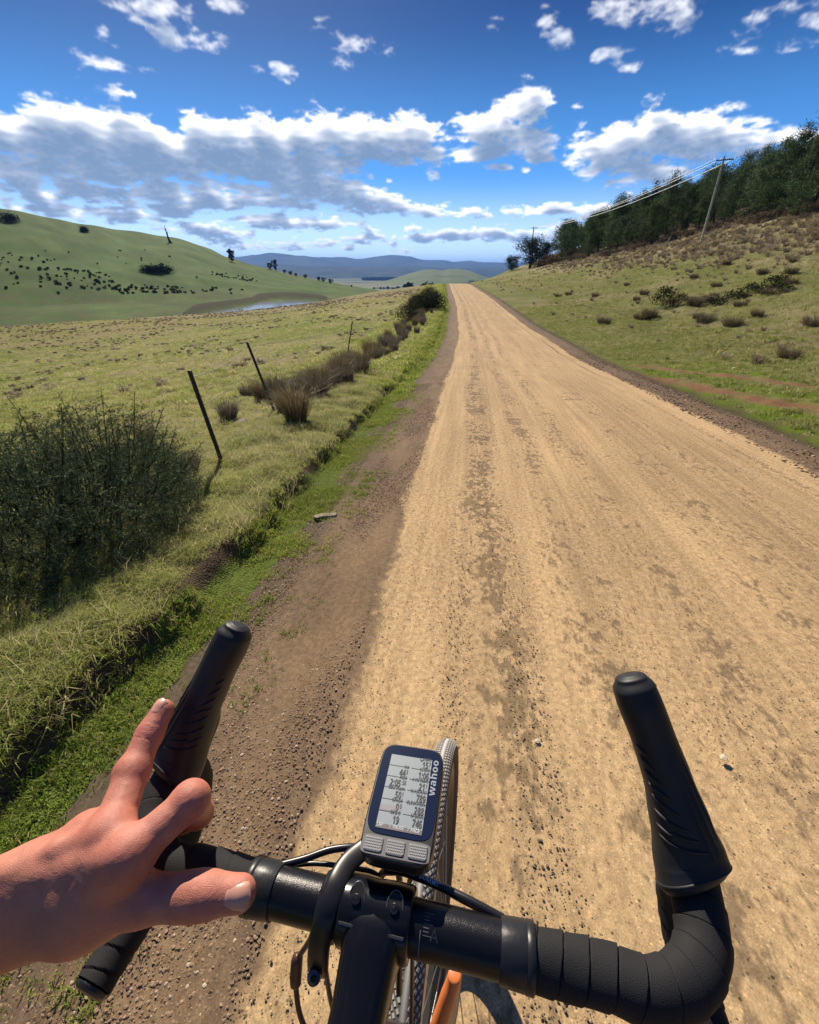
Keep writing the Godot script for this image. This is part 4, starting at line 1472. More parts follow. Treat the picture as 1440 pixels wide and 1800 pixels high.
func build_tussocks() -> void:
	var grey := []
	for i in 3:
		grey.append(make_tussock(620, 0.62, 0.42, 0.0036, Color(0.11, 0.098, 0.062), Color(0.27, 0.23, 0.165)))
	var brown := make_tussock(700, 0.72, 0.36, 0.0032, Color(0.14, 0.115, 0.062), Color(0.34, 0.25, 0.13))
	var own := [
		[brown, -2.12, -5.2, 0.74, "tall brown tussock with a dark green foot at the second fence post"],
		[brown, -2.55, -5.9, 0.6, "small rust-brown tussock against the foot of the second fence post"],
		[grey[0], -2.42, -6.9, 0.8, "upright grey tussock just behind the tall brown one"],
		[grey[1], -2.75, -9.3, 0.75, "grey tussock bending right, third in the line along the fence"],
		[grey[2], -2.35, -9.6, 0.72, "wide dark-based grey tussock at the roadside edge of the fence line"],
		[grey[0], -3.45, -5.9, 0.55, "squat dark tussock in the pasture left of the second fence post"],
		[grey[1], -4.2, -8.0, 0.5, "low brown tussock in the pasture between the first two posts"],
		[grey[2], -2.45, -3.35, 0.42, "short dark tussock at the foot of the nearest fence post"],
		[brown, -3.9, -4.7, 0.4, "small ragged tussock behind the gorse bush"],
	]
	for o in own:
		plant(o[0], "tussock", on_ground(o[1], o[2]), rr(0, TAU), Vector3.ONE * o[3], o[4], "tussock")
	# the long line of grey tussocks along the fence
	for i in 88:
		var s := 7.4 + 46.0 * pow(i / 88.0, 1.6) + rr(-0.3, 0.3)
		var x := cent.at(s) - rr(3.7, 5.1)
		plant(grey[i % 3] if i % 5 else brown, "tussock", on_ground(x, -s), rr(0, TAU), Vector3(0.85, 1.1, 0.85) * rr(0.5, 0.9), "%s tussock of the line along the fence, counting from the second post" % nth(i), "tussock", "tussocks along the fence line")
	# the right-hand pasture
	var pale := []
	for i in 2:
		pale.append(make_tussock(520, 0.5, 0.5, 0.0045, Color(0.10, 0.09, 0.05), Color(0.26, 0.21, 0.12)))
	var right := [[9.68, -27.5, 1.2, "wide low olive tussock beside the thorny shrub in the right pasture"], [10.7, -23.3, 1.15, "pale grey dome tussock, left of the pair nearest the road track"], [10.85, -21.1, 1.1, "pale drooping tussock, right of the pair nearest the road track"], [8.2, -12.9, 0.7, "small dark tussock alone in the green above the red track"], [11.9, -18.1, 0.95, "dark tussock cut by the right edge of the pasture view"], [12.5, -29.0, 1.2, "broad brown tussock above the pair in the right pasture"], [10.3, -42.6, 0.9, "grey tussock near the bend of the right verge"], [12.8, -38.4, 0.95, "round grey tussock in the middle of the right pasture"]]
	for o in right:
		plant(pale[0], "tussock", on_ground(o[0], o[1]), rr(0, TAU), Vector3(1.25, 1.0, 1.25) * o[2], o[3], "tussock")
	for q in [[9.2, -27.3], [8.9, -46.6], [8.0, -46.8], [7.0, -26.0], [15.4, -29.8], [16.1, -29.0], [16.9, -30.2], [16.3, -35.3], [19.4, -33.3], [19.7, -36.8], [14.0, -31.0], [14.6, -31.6], [13.3, -30.4], [18.0, -30.5], [11.6, -36.0], [12.2, -22.2], [13.4, -26.0], [10.9, -24.6], [17.5, -42.0], [21.0, -45.0], [14.0, -47.0], [22.0, -38.0]]:
		plant(pale[rng.randi() % 2], "tussock", on_ground(q[0], q[1]), rr(0, TAU), Vector3(1.2, 0.9, 1.2) * rr(0.7, 1.15), "low brown tussock scattered over the right-hand pasture", "tussock", "tussocks of the right-hand pasture")
	# the thorny shrub in the right pasture
	var th := make_shrub("thorny_shrub", 0.9, 0.55, 60, 14, 0.12, Color(0.075, 0.085, 0.035))
	plant(th, "thorny_shrub", on_ground(11.3, -30.2), 0.0, Vector3(1.1, 1.1, 1.1), "thin thorny shrub standing up among tussocks in the right pasture", "shrub")
	plant(th, "thorny_shrub", on_ground(12.1, -30.0), 2.0, Vector3(0.75, 0.6, 0.75), "low olive shrub right of the thin thorny shrub in the pasture", "shrub")
	# the small dead tufts nobody could count
	var m := MB.new()
	for i in 60:
		var a := rr(0, TAU)
		blade(m, Vector3(cos(a), 0, sin(a)) * rr(0, 0.07), rr(0.10, 0.26), 0.006, Vector3(cos(a) * 0.8 + 0.3, 0, sin(a) * 0.8), Color.WHITE, rr(0.6, 1.2))
	var tuft := m.commit(false, true)
	var xs := []
	var cs := PackedColorArray()
	for i in 8000:
		var s := 6.0 + 70.0 * pow(rng.randf(), 0.75)
		var d := -4.5 - 62.0 * pow(rng.randf(), 0.9)
		var x := cent.at(s) + d
		if not in_view(x, -s) or sqrt(x * x + s * s) > brink.at(rad_to_deg(atan2(x, s))) + 8.0:
			continue
		if n_fbm.get_noise_2d(x * 0.12, s * 0.12) < rr(0.0, 0.32) - 0.25 * smoothstep(40.0, 70.0, sqrt(x * x + s * s)):
			continue
		var k := rr(0.35, 1.15)
		xs.append(Transform3D(Basis(Vector3.UP, rr(0, TAU)).scaled(Vector3(k * 1.6, k * rr(0.5, 0.9), k * 1.6)), on_ground(x, -s)))
		var g := rr(0.6, 1.35)
		cs.append(Color(0.30 * g, 0.235 * g, 0.145 * g))
	scatter("dead_tufts", tuft, mat.sedge, xs, cs, "dead brown grass tufts strewn over the left pasture to its brink", "grass")
	xs = []
	cs = PackedColorArray()
	for i in 9000:
		var s := 12.0 + 105.0 * pow(rng.randf(), 0.8)
		var d := 4.0 + 42.0 * rng.randf()
		var x := cent.at(s) + d
		if not in_view(x, -s):
			continue
		var dense := smoothstep(14.0, 26.0, d + 4.0 * n_fbm.get_noise_2d(x * 0.05, s * 0.05))
		if rng.randf() > 0.06 + 0.62 * dense:
			continue
		var k := rr(0.6, 1.7) * (0.7 + 0.6 * dense)
		xs.append(Transform3D(Basis(Vector3.UP, rr(-0.5, 0.5)).scaled(Vector3(k * 1.5, k * 1.25, k * 1.5)), on_ground(x, -s)))
		var g := rr(0.5, 1.3)
		cs.append(Color(0.42 * g, 0.335 * g, 0.215 * g))
	scatter("dead_tufts", tuft, mat.sedge, xs, cs, "wind-combed dead grass tufts on the slope below the wood", "grass")
	for k in grey + pale + [brown, th]:
		k.free()

func build_dark_bushes() -> void:
	var protos := []
	for i in 2:
		protos.append(make_shrub("bush", 0.95, 0.75, 130, 16, 0.085, Color(0.040, 0.048, 0.026)))
	for q in [[-4.0, -30.5, 1.0, "dark gorse bush at the near end of the thicket along the fence"], [-3.2, -37.0, 1.35, "tallest dark gorse bush of the thicket beside the verge"], [-4.5, -52.0, 1.1, "far dark gorse bush where the fence line nears the crest"]]:
		plant(protos[0], "bush", on_ground(q[0], q[1], 0.05), rr(0, TAU), Vector3(1.1, 1.0, 1.1) * q[2], q[3], "bush")
	for i in 14:
		var s := 32.0 + 26.0 * rng.randf()
		var x := cent.at(s) - rr(3.7, 5.6)
		plant(protos[i % 2], "bush", on_ground(x, -s, 0.05), rr(0, TAU), Vector3(1.1, 1.0, 1.1) * rr(0.6, 1.15), "dark gorse bush in the roadside thicket below the crest", "bush", "gorse thicket along the fence")
	var low := make_shrub("shrub", 0.45, 0.5, 50, 12, 0.10, Color(0.040, 0.050, 0.024))
	for q in [[16.2, -30.6], [17.0, -29.6], [15.0, -30.0], [13.4, -28.4], [17.8, -31.4]]:
		plant(low, "shrub", on_ground(q[0], q[1], 0.03), rr(0, TAU), Vector3(1.3, 0.9, 1.3), "low dark olive shrub in the patch high in the right pasture", "shrub", "olive shrub patch in the right pasture")
	for p in protos + [low]:
		p.free()

# ---------------------------------------------------------------- grass and stones
# the two bare wheel lines of the track that joins on the right
func on_track(d: float, s: float) -> float:
	var wob := 0.12 * n_one.get_noise_2d(d * 0.8, s * 0.8)
	var t1 := d - (3.63 + (11.72 - s) * 0.43) + wob
	var t2 := d - (3.25 + (8.78 - s) * 0.26) + wob
	var tr := maxf(smoothstep(0.34, 0.16, absf(t1)), smoothstep(0.36, 0.15, absf(t2)))
	return tr * smoothstep(2.3, 2.7, d) * smoothstep(14.0, 12.5, s)

func grass_tuft(n: int, h: float, spread: float, w: float, droop: float) -> ArrayMesh:
	var b := MB.new()
	for i in n:
		var a := rr(0, TAU)
		var r := sqrt(rng.randf()) * spread
		var l := h * rr(0.45, 1.15)
		var lean := Vector3(cos(a), 0, sin(a)) * rr(0.2, droop)
		var k := rr(0.7, 1.25)
		blade(b, Vector3(cos(a * 3.1) * r, -0.01, sin(a * 3.1) * r), l, w, lean, Color(1, 1, 1), k)
	return b.commit(false, true)

func grass_patch(called: String, label: String, m: ArrayMesh, count: int, s0: float, s1: float, d0: float, d1: float, sp: float, size: Vector2, tones: Array, gap: float) -> void:
	var xs := []
	var cs := PackedColorArray()
	for i in count:
		var s := s0 + (s1 - s0) * pow(rng.randf(), sp)
		var d := lerpf(d0, d1, rng.randf())
		var x := cent.at(s) + d
		if not in_view(x, -s, 10.0):
			continue
		var n := n_fbm.get_noise_2d(x * 1.3 + 40.0, s * 1.3)
		if n < gap + rr(-0.2, 0.2):
			continue
		if d > 2.6 and on_track(d, s) > rr(0.05, 0.35):
			continue
		var edge := minf(absf(d - d0), absf(d - d1))
		if edge < 0.15 and rng.randf() > 0.25 + edge * 5.0:
			continue
		var k := rr(size.x, size.y) * (0.85 + 0.5 * n)
		var tilt := Basis(Vector3(rr(-1, 1), 0, rr(-1, 1)).normalized(), rr(0, 0.25))
		xs.append(Transform3D(tilt * Basis(Vector3.UP, rr(0, TAU)).scaled(Vector3(k, k * rr(0.75, 1.2), k)), on_ground(x, -s)))
		var q := clampf(0.5 + 0.9 * n_fbm.get_noise_2d(x * 0.5, s * 0.5) + rr(-0.3, 0.3), 0.0, 1.0)
		var c: Color = tones[0].lerp(tones[1], q)
		if rng.randf() < 0.22:
			c = c.lerp(tones[2], rr(0.4, 1.0))
		var g := rr(0.75, 1.2)
		cs.append(Color(c.r * g, c.g * g, c.b * g))
	scatter(called, m, mat.grass, xs, cs, label, "grass")

func build_grass() -> void:
	var lush := grass_tuft(13, 0.052, 0.035, 0.0020, 1.3)
	var fine := grass_tuft(18, 0.070, 0.05, 0.0016, 1.9)
	var far := grass_tuft(14, 0.10, 0.10, 0.006, 1.2)
	var straw := grass_tuft(8, 0.16, 0.07, 0.0013, 2.0)
	var g_lush := [Color(0.19, 0.27, 0.042), Color(0.31, 0.37, 0.065), Color(0.44, 0.38, 0.17)]
	var g_bank := [Color(0.28, 0.335, 0.075), Color(0.43, 0.445, 0.14), Color(0.62, 0.53, 0.29)]
	var g_dry := [Color(0.40, 0.33, 0.17), Color(0.54, 0.46, 0.26), Color(0.62, 0.54, 0.34)]
	grass_patch("grass", "bright green grass strip growing between shoulder and cut bank on the left", lush, 15000, 0.0, 9.0, -2.95, -2.42, 1.0, Vector2(0.5, 1.25), g_lush, -0.12)
	grass_patch("grass", "sparse green blades creeping onto the left gravel shoulder", lush, 2600, 0.0, 8.0, -2.5, -2.15, 1.0, Vector2(0.4, 0.9), g_lush, 0.0)
	grass_patch("grass", "bright green grass strip along the far left shoulder up to the crest", far, 9000, 8.0, 95.0, -3.4, -2.5, 1.4, Vector2(0.7, 1.2), g_lush, -0.5)
	grass_patch("grass", "yellow-green matted grass on top of the left bank", fine, 30000, 0.0, 9.0, -4.4, -2.92, 1.0, Vector2(0.7, 1.4), g_bank, -0.45)
	grass_patch("grass", "straw-coloured dead stalks lying on the left bank", straw, 3200, 0.0, 10.0, -4.6, -2.85, 1.0, Vector2(0.6, 1.3), g_dry, -0.2)
	grass_patch("grass", "short yellow-green pasture grass behind the fence posts", fine, 34000, 0.5, 14.0, -14.0, -4.2, 1.0, Vector2(0.8, 1.5), g_bank, -0.35)
	grass_patch("grass", "pale dead stalks in the pasture behind the gorse bush", straw, 4000, 0.5, 18.0, -16.0, -4.2, 1.0, Vector2(0.7, 1.5), g_dry, -0.05)
	grass_patch("grass", "pasture grass thinning towards the brink of the left field", far, 42000, 7.0, 60.0, -55.0, -4.0, 1.2, Vector2(0.7, 1.4), g_bank, -0.2)
	grass_patch("grass", "rough grass along the fence line and bank up to the crest", far, 9000, 9.0, 95.0, -6.5, -3.0, 1.3, Vector2(0.9, 1.7), g_bank, -0.4)
	grass_patch("grass", "green grass on the right verge above the stony shoulder", far, 20000, 4.0, 40.0, 2.85, 9.0, 1.3, Vector2(0.5, 1.0), [Color(0.20, 0.245, 0.06), Color(0.31, 0.32, 0.10), Color(0.46, 0.39, 0.20)], -0.25)
	grass_patch("grass", "pasture grass on the right-hand slope below the tussocks", far, 42000, 12.0, 95.0, 6.0, 34.0, 1.2, Vector2(0.8, 1.5), [Color(0.22, 0.25, 0.072), Color(0.34, 0.32, 0.12), Color(0.46, 0.39, 0.21)], -0.2)

func pebble(sd: int) -> ArrayMesh:
	var g := RandomNumberGenerator.new()
	g.seed = sd
	var b := MB.new()
	var pts := [Vector3(0, 0.6, 0)]
	for r in 2:
		for k in 5:
			var a := TAU * (k + 0.5 * r) / 5.0
			pts.append(Vector3(cos(a) * g.randf_range(0.7, 1.15), (0.28 if r == 0 else -0.3) + g.randf_range(-0.12, 0.12), sin(a) * g.randf_range(0.7, 1.15)))
	for k in 5:
		var n := (k + 1) % 5
		b.tri(pts[0], pts[1 + n], pts[1 + k])
		b.tri(pts[1 + k], pts[1 + n], pts[6 + k])
		b.tri(pts[1 + n], pts[6 + n], pts[6 + k])
	b.outward()
	return b.commit(false)

func gravel(called: String, label: String, m: ArrayMesh, count: int, s0: float, s1: float, d0: float, d1: float, r0: float, r1: float, tones: Array, sink: float) -> void:
	var xs := []
	var cs := PackedColorArray()
	for i in count:
		var s := s0 + (s1 - s0) * pow(rng.randf(), 1.5)
		var d := lerpf(d0, d1, rng.randf())
		var x := cent.at(s) + d
		if not in_view(x, -s, 6.0):
			continue
		var r := r0 + (r1 - r0) * pow(rng.randf(), 3.0)
		var dip := 0.05 * smoothstep(2.45, 2.72, absf(d))
		var y := near_height(x, -s) + 0.006 - dip + 0.012 * sin(d * 3.1) + r * sink
		var bs := Basis(Vector3(rr(-1, 1), rr(-1, 1), rr(-1, 1)).normalized(), rr(0, 1.2)) * Basis(Vector3.UP, rr(0, TAU))
		xs.append(Transform3D(bs.scaled(Vector3(r, r * rr(0.6, 1.0), r * rr(0.7, 1.1))), Vector3(x, y, -s)))
		var c: Color = tones[0].lerp(tones[1], rng.randf())
		if rng.randf() < 0.06:
			c = tones[2]
		cs.append(c)
	scatter(called, m, mat.stone, xs, cs, label, "gravel")

func build_stones() -> void:
	var p := pebble(3)
	var brown := [Color(0.15, 0.10, 0.06), Color(0.30, 0.205, 0.13), Color(0.42, 0.34, 0.24)]
	gravel("gravel", "loose brown stones of the left road shoulder", p, 52000, 0.0, 9.0, -2.62, -1.86, 0.0015, 0.0058, brown, 0.1)
	gravel("gravel", "loose brown stones of the right road shoulder", p, 9000, 2.0, 16.0, 1.8, 2.9, 0.004, 0.020, brown, 0.15)
	gravel("gravel", "pale and dark chips scattered over the clay road surface", p, 34000, 0.0, 8.0, -1.85, 1.85, 0.0009, 0.0042, [Color(0.16, 0.115, 0.07), Color(0.40, 0.28, 0.155), Color(0.5, 0.42, 0.30)], 0.0)
	gravel("gravel", "dark chips lying in the band left between the wheel lines", p, 9000, 0.0, 9.0, -1.48, -1.05, 0.0012, 0.005, [Color(0.11, 0.08, 0.05), Color(0.20, 0.14, 0.085), Color(0.4, 0.3, 0.2)], 0.1)
	gravel("gravel", "fine dark grit spread over the clay nearest the wheel", p, 42000, 0.0, 3.2, -1.85, 1.85, 0.0007, 0.0027, [Color(0.13, 0.09, 0.052), Color(0.30, 0.21, 0.115), Color(0.5, 0.40, 0.27)], 0.0)
	# single stones
	var q := pebble(8)
	for e in [[0.96, -1.04, 0.013, Color(0.52, 0.43, 0.30), "pale chip of stone on the clay between the computer and the right brake hood"], [0.33, -1.02, 0.010, Color(0.46, 0.39, 0.28), "small pale stone on the road left of the pale chip"], [1.35, -0.62, 0.012, Color(0.30, 0.27, 0.22), "grey stone on the road right of the right brake hood"], [6.2, -11.4, 0.06, Color(0.52, 0.46, 0.38), "white stone on the red track joining from the right"], [5.2, -9.2, 0.05, Color(0.20, 0.15, 0.11), "brown stone beside the red track on the right verge"]]:
		var o := obj("stone", q, std(e[3], 0.9))
		o.position = on_ground(e[0], e[1]) + Vector3(0, 0.012, 0)
		if e[0] > 1.8:
			o.position = on_ground(e[0], e[1])
		o.scale = Vector3(1.2, 0.8, 1.0) * e[2]
		tag(o, e[4], "stone")
	var slab := MB.new()
	slab.loft([[Vector3(0, -0.03, 0), Vector3.RIGHT, Vector3.BACK, 0.09, 0.055, 3.0], [Vector3(0, 0.03, 0), Vector3.RIGHT, Vector3.BACK, 0.10, 0.06, 3.0], [Vector3(0.01, 0.045, 0), Vector3.RIGHT, Vector3.BACK, 0.08, 0.045, 2.6]], 9)
	slab.outward()
	var sl := obj("stone", slab.commit(false), std(Color(0.36, 0.31, 0.24), 0.9))
	sl.position = on_ground(-3.15, -5.7)
	sl.rotation = Vector3(0.2, 0.6, 0.35)
	tag(sl, "flat pale broken rock lying between the first two fence posts", "rock")
	var clod := MB.new()
	for k in 5:
		clod.loft([[Vector3(-0.05 + 0.025 * k, -0.01, rr(-0.02, 0.02)), Vector3.RIGHT, Vector3.BACK, 0.022, 0.03, 2.2], [Vector3(-0.05 + 0.025 * k, rr(0.008, 0.018), rr(-0.01, 0.01)), Vector3.RIGHT, Vector3.BACK, 0.017, 0.022, 2.2]], 8)
	var co := obj("clod", clod.commit(false), std(Color(0.24, 0.19, 0.13), 0.95))
	co.position = on_ground(-1.0, -2.78) + Vector3(0, 0.012, 0)
	co.scale = Vector3(1.25, 0.75, 1.2)
	co.rotation.y = 0.5
	tag(co, "grey-brown clod of dried earth on the left shoulder by the grass strip", "clod")
# ---------------------------------------------------------------- the bicycle
# built in its own axes: x to the right, y up, -z ahead, the middle of the handlebar clamp at the origin
const BIKE_AT := Vector3(-0.034, 1.0317, -0.124)

func bike_basis() -> Basis:
	return Basis(Vector3.UP, -0.0774) * Basis(Vector3.BACK, 0.0386)

func smooth_path(pts: Array, per: int) -> Array:
	var out := []
	for i in pts.size() - 1:
		var a: Vector3 = pts[maxi(i - 1, 0)]
		var b: Vector3 = pts[i]
		var c: Vector3 = pts[i + 1]
		var d: Vector3 = pts[mini(i + 2, pts.size() - 1)]
		for k in per:
			out.append(b.cubic_interpolate(c, a, d, k / float(per)))
	out.append(pts[-1])
	return out

func mx(p: Vector3, s: float) -> Vector3:
	return Vector3(p.x * s, p.y, p.z)

func rubber(col: Color, rough: float, scale: float, height_mm: float, freq := 0.12) -> StandardMaterial3D:
	var m := std(col, rough, 0.0, 0.36)
	m.heightmap_enabled = true
	m.heightmap_texture = noise_tex(512, freq, 0.0, 1.0, 3, 31)
	m.heightmap_scale = height_mm * 0.1
	m.uv1_triplanar = true
	m.uv1_scale = Vector3.ONE * scale
	return m

func wrapped_tape(path: Array, r: float, turns: float, side: float) -> ArrayMesh:
	# handlebar tape: each wrap laps a little over the one before
	var b := MB.new()
	var n := 36
	var up := Vector3.UP
	var last: Vector3 = path[0]
	var total := 0.0
	var lens := [0.0]
	for i in range(1, path.size()):
		total += path[i].distance_to(path[i - 1])
		lens.append(total)
	for i in path.size():
		var t: Vector3 = (path[mini(i + 1, path.size() - 1)] - path[maxi(i - 1, 0)]).normalized()
		up = (up - t * up.dot(t)).normalized()
		var w := t.cross(up)
		for k in n:
			var a := TAU * k / n
			var f: float = lens[i] / total * turns + side * a / TAU
			f = f - floorf(f)
			var lip := 0.0009 * f - 0.0009 * smoothstep(0.07, 0.0, f)
			var wob := 0.0003 * sin(a * 3.0 + lens[i] * 90.0)
			b.vert(path[i] + (up * cos(a) + w * sin(a)) * (r + lip + wob))
		last = path[i]
	b.rings(0, path.size(), n, true, true)
	b.outward()
	return b.commit()

const HOOD := [
	[0.2108, 0.0050, -0.0600, 0.0205, 0.0190], [0.2104, 0.0078, -0.0640, 0.0243, 0.0212], [0.2086, 0.0142, -0.0722, 0.0236, 0.0212], [0.2034, 0.030, -0.086, 0.0196, 0.0205], [0.1948, 0.052, -0.103, 0.0162, 0.0192],
	[0.1836, 0.076, -0.118, 0.0152, 0.0176], [0.1742, 0.0945, -0.1285, 0.0156, 0.0176], [0.1690, 0.1055, -0.1345, 0.0150, 0.0158], [0.1662, 0.1118, -0.138, 0.0112, 0.0105], [0.1652, 0.1143, -0.1395, 0.0055, 0.005],
]

func hood_frame(u: float, s: float) -> Array:
	var f := clampf(u, 0.0, 0.9999) * (HOOD.size() - 1)
	var i := int(f)
	f -= i
	var g := func(j: int) -> Vector3:
		var q: Array = HOOD[clampi(j, 0, HOOD.size() - 1)]
		return Vector3(q[0] * s, q[1], q[2])
	var c: Vector3 = g.call(i).cubic_interpolate(g.call(i + 1), g.call(i - 1), g.call(i + 2), f)
	var e := 0.02
	var j2 := mini(i + 1, HOOD.size() - 1)
	var t: Vector3 = (g.call(j2) - g.call(i)).normalized().lerp((g.call(mini(i + 2, HOOD.size() - 1)) - g.call(maxi(i - 1, 0))).normalized(), 0.6).normalized()
	var right := Vector3(1, 0, 0)
	right = (right - t * right.dot(t)).normalized()
	var up := right.cross(t).normalized()
	if up.y < 0.0:
		up = -up
	# the rim is cut slantwise: its outer side sits further ahead
	right += t * s * 0.38 * (1.0 - smoothstep(0.0, 0.42, u))
	var hw: float = lerpf(HOOD[i][3], HOOD[j2][3], smoothstep(0.0, 1.0, f))
	var hh: float = lerpf(HOOD[i][4], HOOD[j2][4], smoothstep(0.0, 1.0, f))
	return [c, right, up, hw, hh, 2.35 + e]

func hood_point(u: float, ang: float, s: float, off: float) -> Vector3:
	var q := hood_frame(u, s)
	var ca := cos(ang)
	var sa := sin(ang)
	var e: float = 2.0 / q[5]
	return q[0] + q[1] * (signf(ca) * pow(absf(ca), e) * (q[3] + off)) + q[2] * (signf(sa) * pow(absf(sa), e) * (q[4] + off))

func build_bicycle() -> void:
	var bike := thing("bicycle", "black drop-bar gravel bicycle seen from the saddle, wheel pointing down the road", "bicycle", BIKE_AT)
	bike.basis = bike_basis()
	var black_paint := std(Color(0.006, 0.006, 0.008), 0.30, 0.0, 0.36)
	black_paint.heightmap_enabled = true
	black_paint.heightmap_texture = noise_tex(512, 0.2, 0.0, 1.0, 2, 12)
	black_paint.heightmap_scale = 0.012
	black_paint.uv1_triplanar = true
	black_paint.uv1_scale = Vector3.ONE * 14.0
	var stem_mat := std(Color(0.005, 0.005, 0.007), 0.22, 0.0, 0.28)
	stem_mat.clearcoat_enabled = true
	stem_mat.clearcoat = 0.25
	stem_mat.clearcoat_roughness = 0.2
	var mount_mat := std(Color(0.014, 0.014, 0.016), 0.36, 0.2, 0.42)
	var hood_mat := rubber(Color(0.016, 0.0165, 0.019), 0.48, 16.0, 0.05, 0.2)
	var tape_mat := rubber(Color(0.013, 0.013, 0.014), 0.78, 26.0, 0.26, 0.09)
	var band_mat := rubber(Color(0.016, 0.017, 0.020), 0.36, 9.0, 0.2, 0.02)
	var cable_mat := std(Color(0.012, 0.012, 0.013), 0.32)
	var brown_cable := std(Color(0.060, 0.030, 0.020), 0.45)
	var bolt_mat := std(Color(0.05, 0.05, 0.055), 0.3, 0.8)
	var rim_mat := std(Color(0.11, 0.11, 0.115), 0.35, 0.6)
	var print_mat := std(Color(0.10, 0.10, 0.105), 0.5)

	# handlebar: bare tube in the middle, taped out to the hoods and drops
	var bar := MB.new()
	var bp := []
	for i in 33:
		bp.append(Vector3(-0.10 + 0.2 * i / 32.0, 0, 0))
	bar.tube(bp, 0.0156, 32)
	bar.outward()
	var hb := obj("handlebar", bar.commit(), black_paint, bike)
	# grey marks printed on the bar
	var mk := MB.new()
	for a in 16:
		var t0 := 0.35 + a * 0.10
		var t1 := t0 + 0.10
		var p0 := Vector3(0, cos(t0), sin(t0) * 1.0) * 0.01568
		var p1 := Vector3(0, cos(t1), sin(t1)) * 0.01568
		mk.quad(p0 + Vector3(0.0270, 0, 0), p0 + Vector3(0.0277, 0, 0), p1 + Vector3(0.0277, 0, 0), p1 + Vector3(0.0270, 0, 0))
	for k in 7:
		var t0 := -0.25 + k * 0.12
		var p0 := Vector3(0, cos(t0), sin(t0)) * 0.01568
		var p1 := Vector3(0, cos(t0 + 0.03), sin(t0 + 0.03)) * 0.01568
		var w := 0.006 if k % 3 == 0 else 0.0035
		mk.quad(p0 + Vector3(0.0290, 0, 0), p0 + Vector3(0.0290 + w, 0, 0), p1 + Vector3(0.0290 + w, 0, 0), p1 + Vector3(0.0290, 0, 0))
	obj("printed_scale", mk.commit(false), print_mat, hb)
	var logo := letters("A", 0.0062, 0.0002, false)
	var lo := obj("logo", logo, print_mat, hb)
	lo.transform = Transform3D(Basis(Vector3.RIGHT, -PI / 2.0 + 0.75) * Basis(Vector3.BACK, 0.0), Vector3(0.0338, 0.01575 * cos(0.75), 0.01575 * sin(0.75)))
	for s in [1.0, -1.0]:
		var top := [Vector3(0.084, 0, 0), Vector3(0.115, 0, 0), Vector3(0.145, 0, 0), Vector3(0.170, -0.001, 0.001), Vector3(0.192, -0.003, -0.009), Vector3(0.2065, -0.003, -0.026), Vector3(0.211, -0.001, -0.046), Vector3(0.212, 0.0, -0.066)]
		var pts := []
		for p in top:
			pts.append(mx(p, s))
		obj("bar_tape", wrapped_tape(smooth_path(pts, 60), 0.0158, 11.0, s), tape_mat, bike)
		var low := [Vector3(0.2122, -0.002, -0.066), Vector3(0.2155, -0.024, -0.080), Vector3(0.222, -0.060, -0.080), Vector3(0.231, -0.100, -0.058), Vector3(0.240, -0.122, -0.020), Vector3(0.247, -0.129, 0.022), Vector3(0.2495, -0.130, 0.048)]
		pts = []
		for p in low:
			pts.append(mx(p, s))
		obj("drop_tape", wrapped_tape(smooth_path(pts, 40), 0.0155, 14.0, s), tape_mat, bike)
		var pl := MB.new()
		pl.tube([mx(Vector3(0.2494, -0.13, 0.047), s), mx(Vector3(0.2499, -0.13, 0.052), s), mx(Vector3(0.2501, -0.13, 0.054), s)], [0.0150, 0.0145, 0.011], 20)
		pl.outward()
		obj("end_plug", pl.commit(), cable_mat, bike)
		# smooth finishing band
		var fb := MB.new()
		fb.tube([Vector3(0.0785 * s, 0, 0), Vector3(0.0788 * s, 0, 0), Vector3(0.0870 * s, 0, 0), Vector3(0.0960 * s, 0, 0), Vector3(0.0964 * s, 0, 0)], [0.0156, 0.0169, 0.0174, 0.0177, 0.0160], 40)
		fb.tube([Vector3(0.0945 * s, 0, 0), Vector3(0.0948 * s, 0, 0), Vector3(0.0995 * s, 0, 0), Vector3(0.0998 * s, 0, 0)], [0.0160, 0.01805, 0.0181, 0.0160], 40)
		fb.outward()
		obj("finishing_band", fb.commit(), band_mat, bike)
		# brake hood
		var h := MB.new()
		var secs := []
		for i in 61:
			secs.append(hood_frame(pow(i / 60.0, 0.96), s))
		h.loft(secs, 40)
		h.outward()
		var hood := obj("brake_hood", h.commit(), hood_mat, bike)
		var lip := MB.new()
		var lpath := []
		for k in 41:
			lpath.append(hood_point(0.108, TAU * k / 40.0, s, -0.0006))
		lip.tube(lpath, 0.0011, 8, false)
		obj("base_lip", lip.commit(), hood_mat, hood)
		# moulded grip ridges
		for i in 8:
			var rb := MB.new()
			var path := []
			for k in 11:
				var f := k / 10.0
				var u := 0.560 - 0.034 * i - 0.050 * f * (0.55 + 0.07 * i)
				var ang := deg_to_rad(158.0 - (26.0 + 8.5 * i) * f)
				path.append(hood_point(u, ang if s > 0.0 else PI - ang, s, 0.0))
			rb.tube(path, [0.0003, 0.0009, 0.0012, 0.0013, 0.0013, 0.0013, 0.0013, 0.0013, 0.0012, 0.0009, 0.0003], 8)
			rb.outward()
			obj("grip_ridge", rb.commit(), hood_mat, hood)
		for i in 3:
			var rb := MB.new()
			var path := []
			for k in 13:
				var f := k / 12.0
				var u := 0.46 - 0.25 * f + 0.03 * i
				var ang := deg_to_rad(78.0 - 15.0 * i - 12.0 * f)
				path.append(hood_point(u, ang if s > 0.0 else PI - ang, s, -0.0004))
			rb.tube(path, [0.0003, 0.0009, 0.0013, 0.0014, 0.0014, 0.0014, 0.0014, 0.0014, 0.0014, 0.0013, 0.0012, 0.0008, 0.0003], 8)
			rb.outward()
			obj("grip_ridge", rb.commit(), hood_mat, hood)
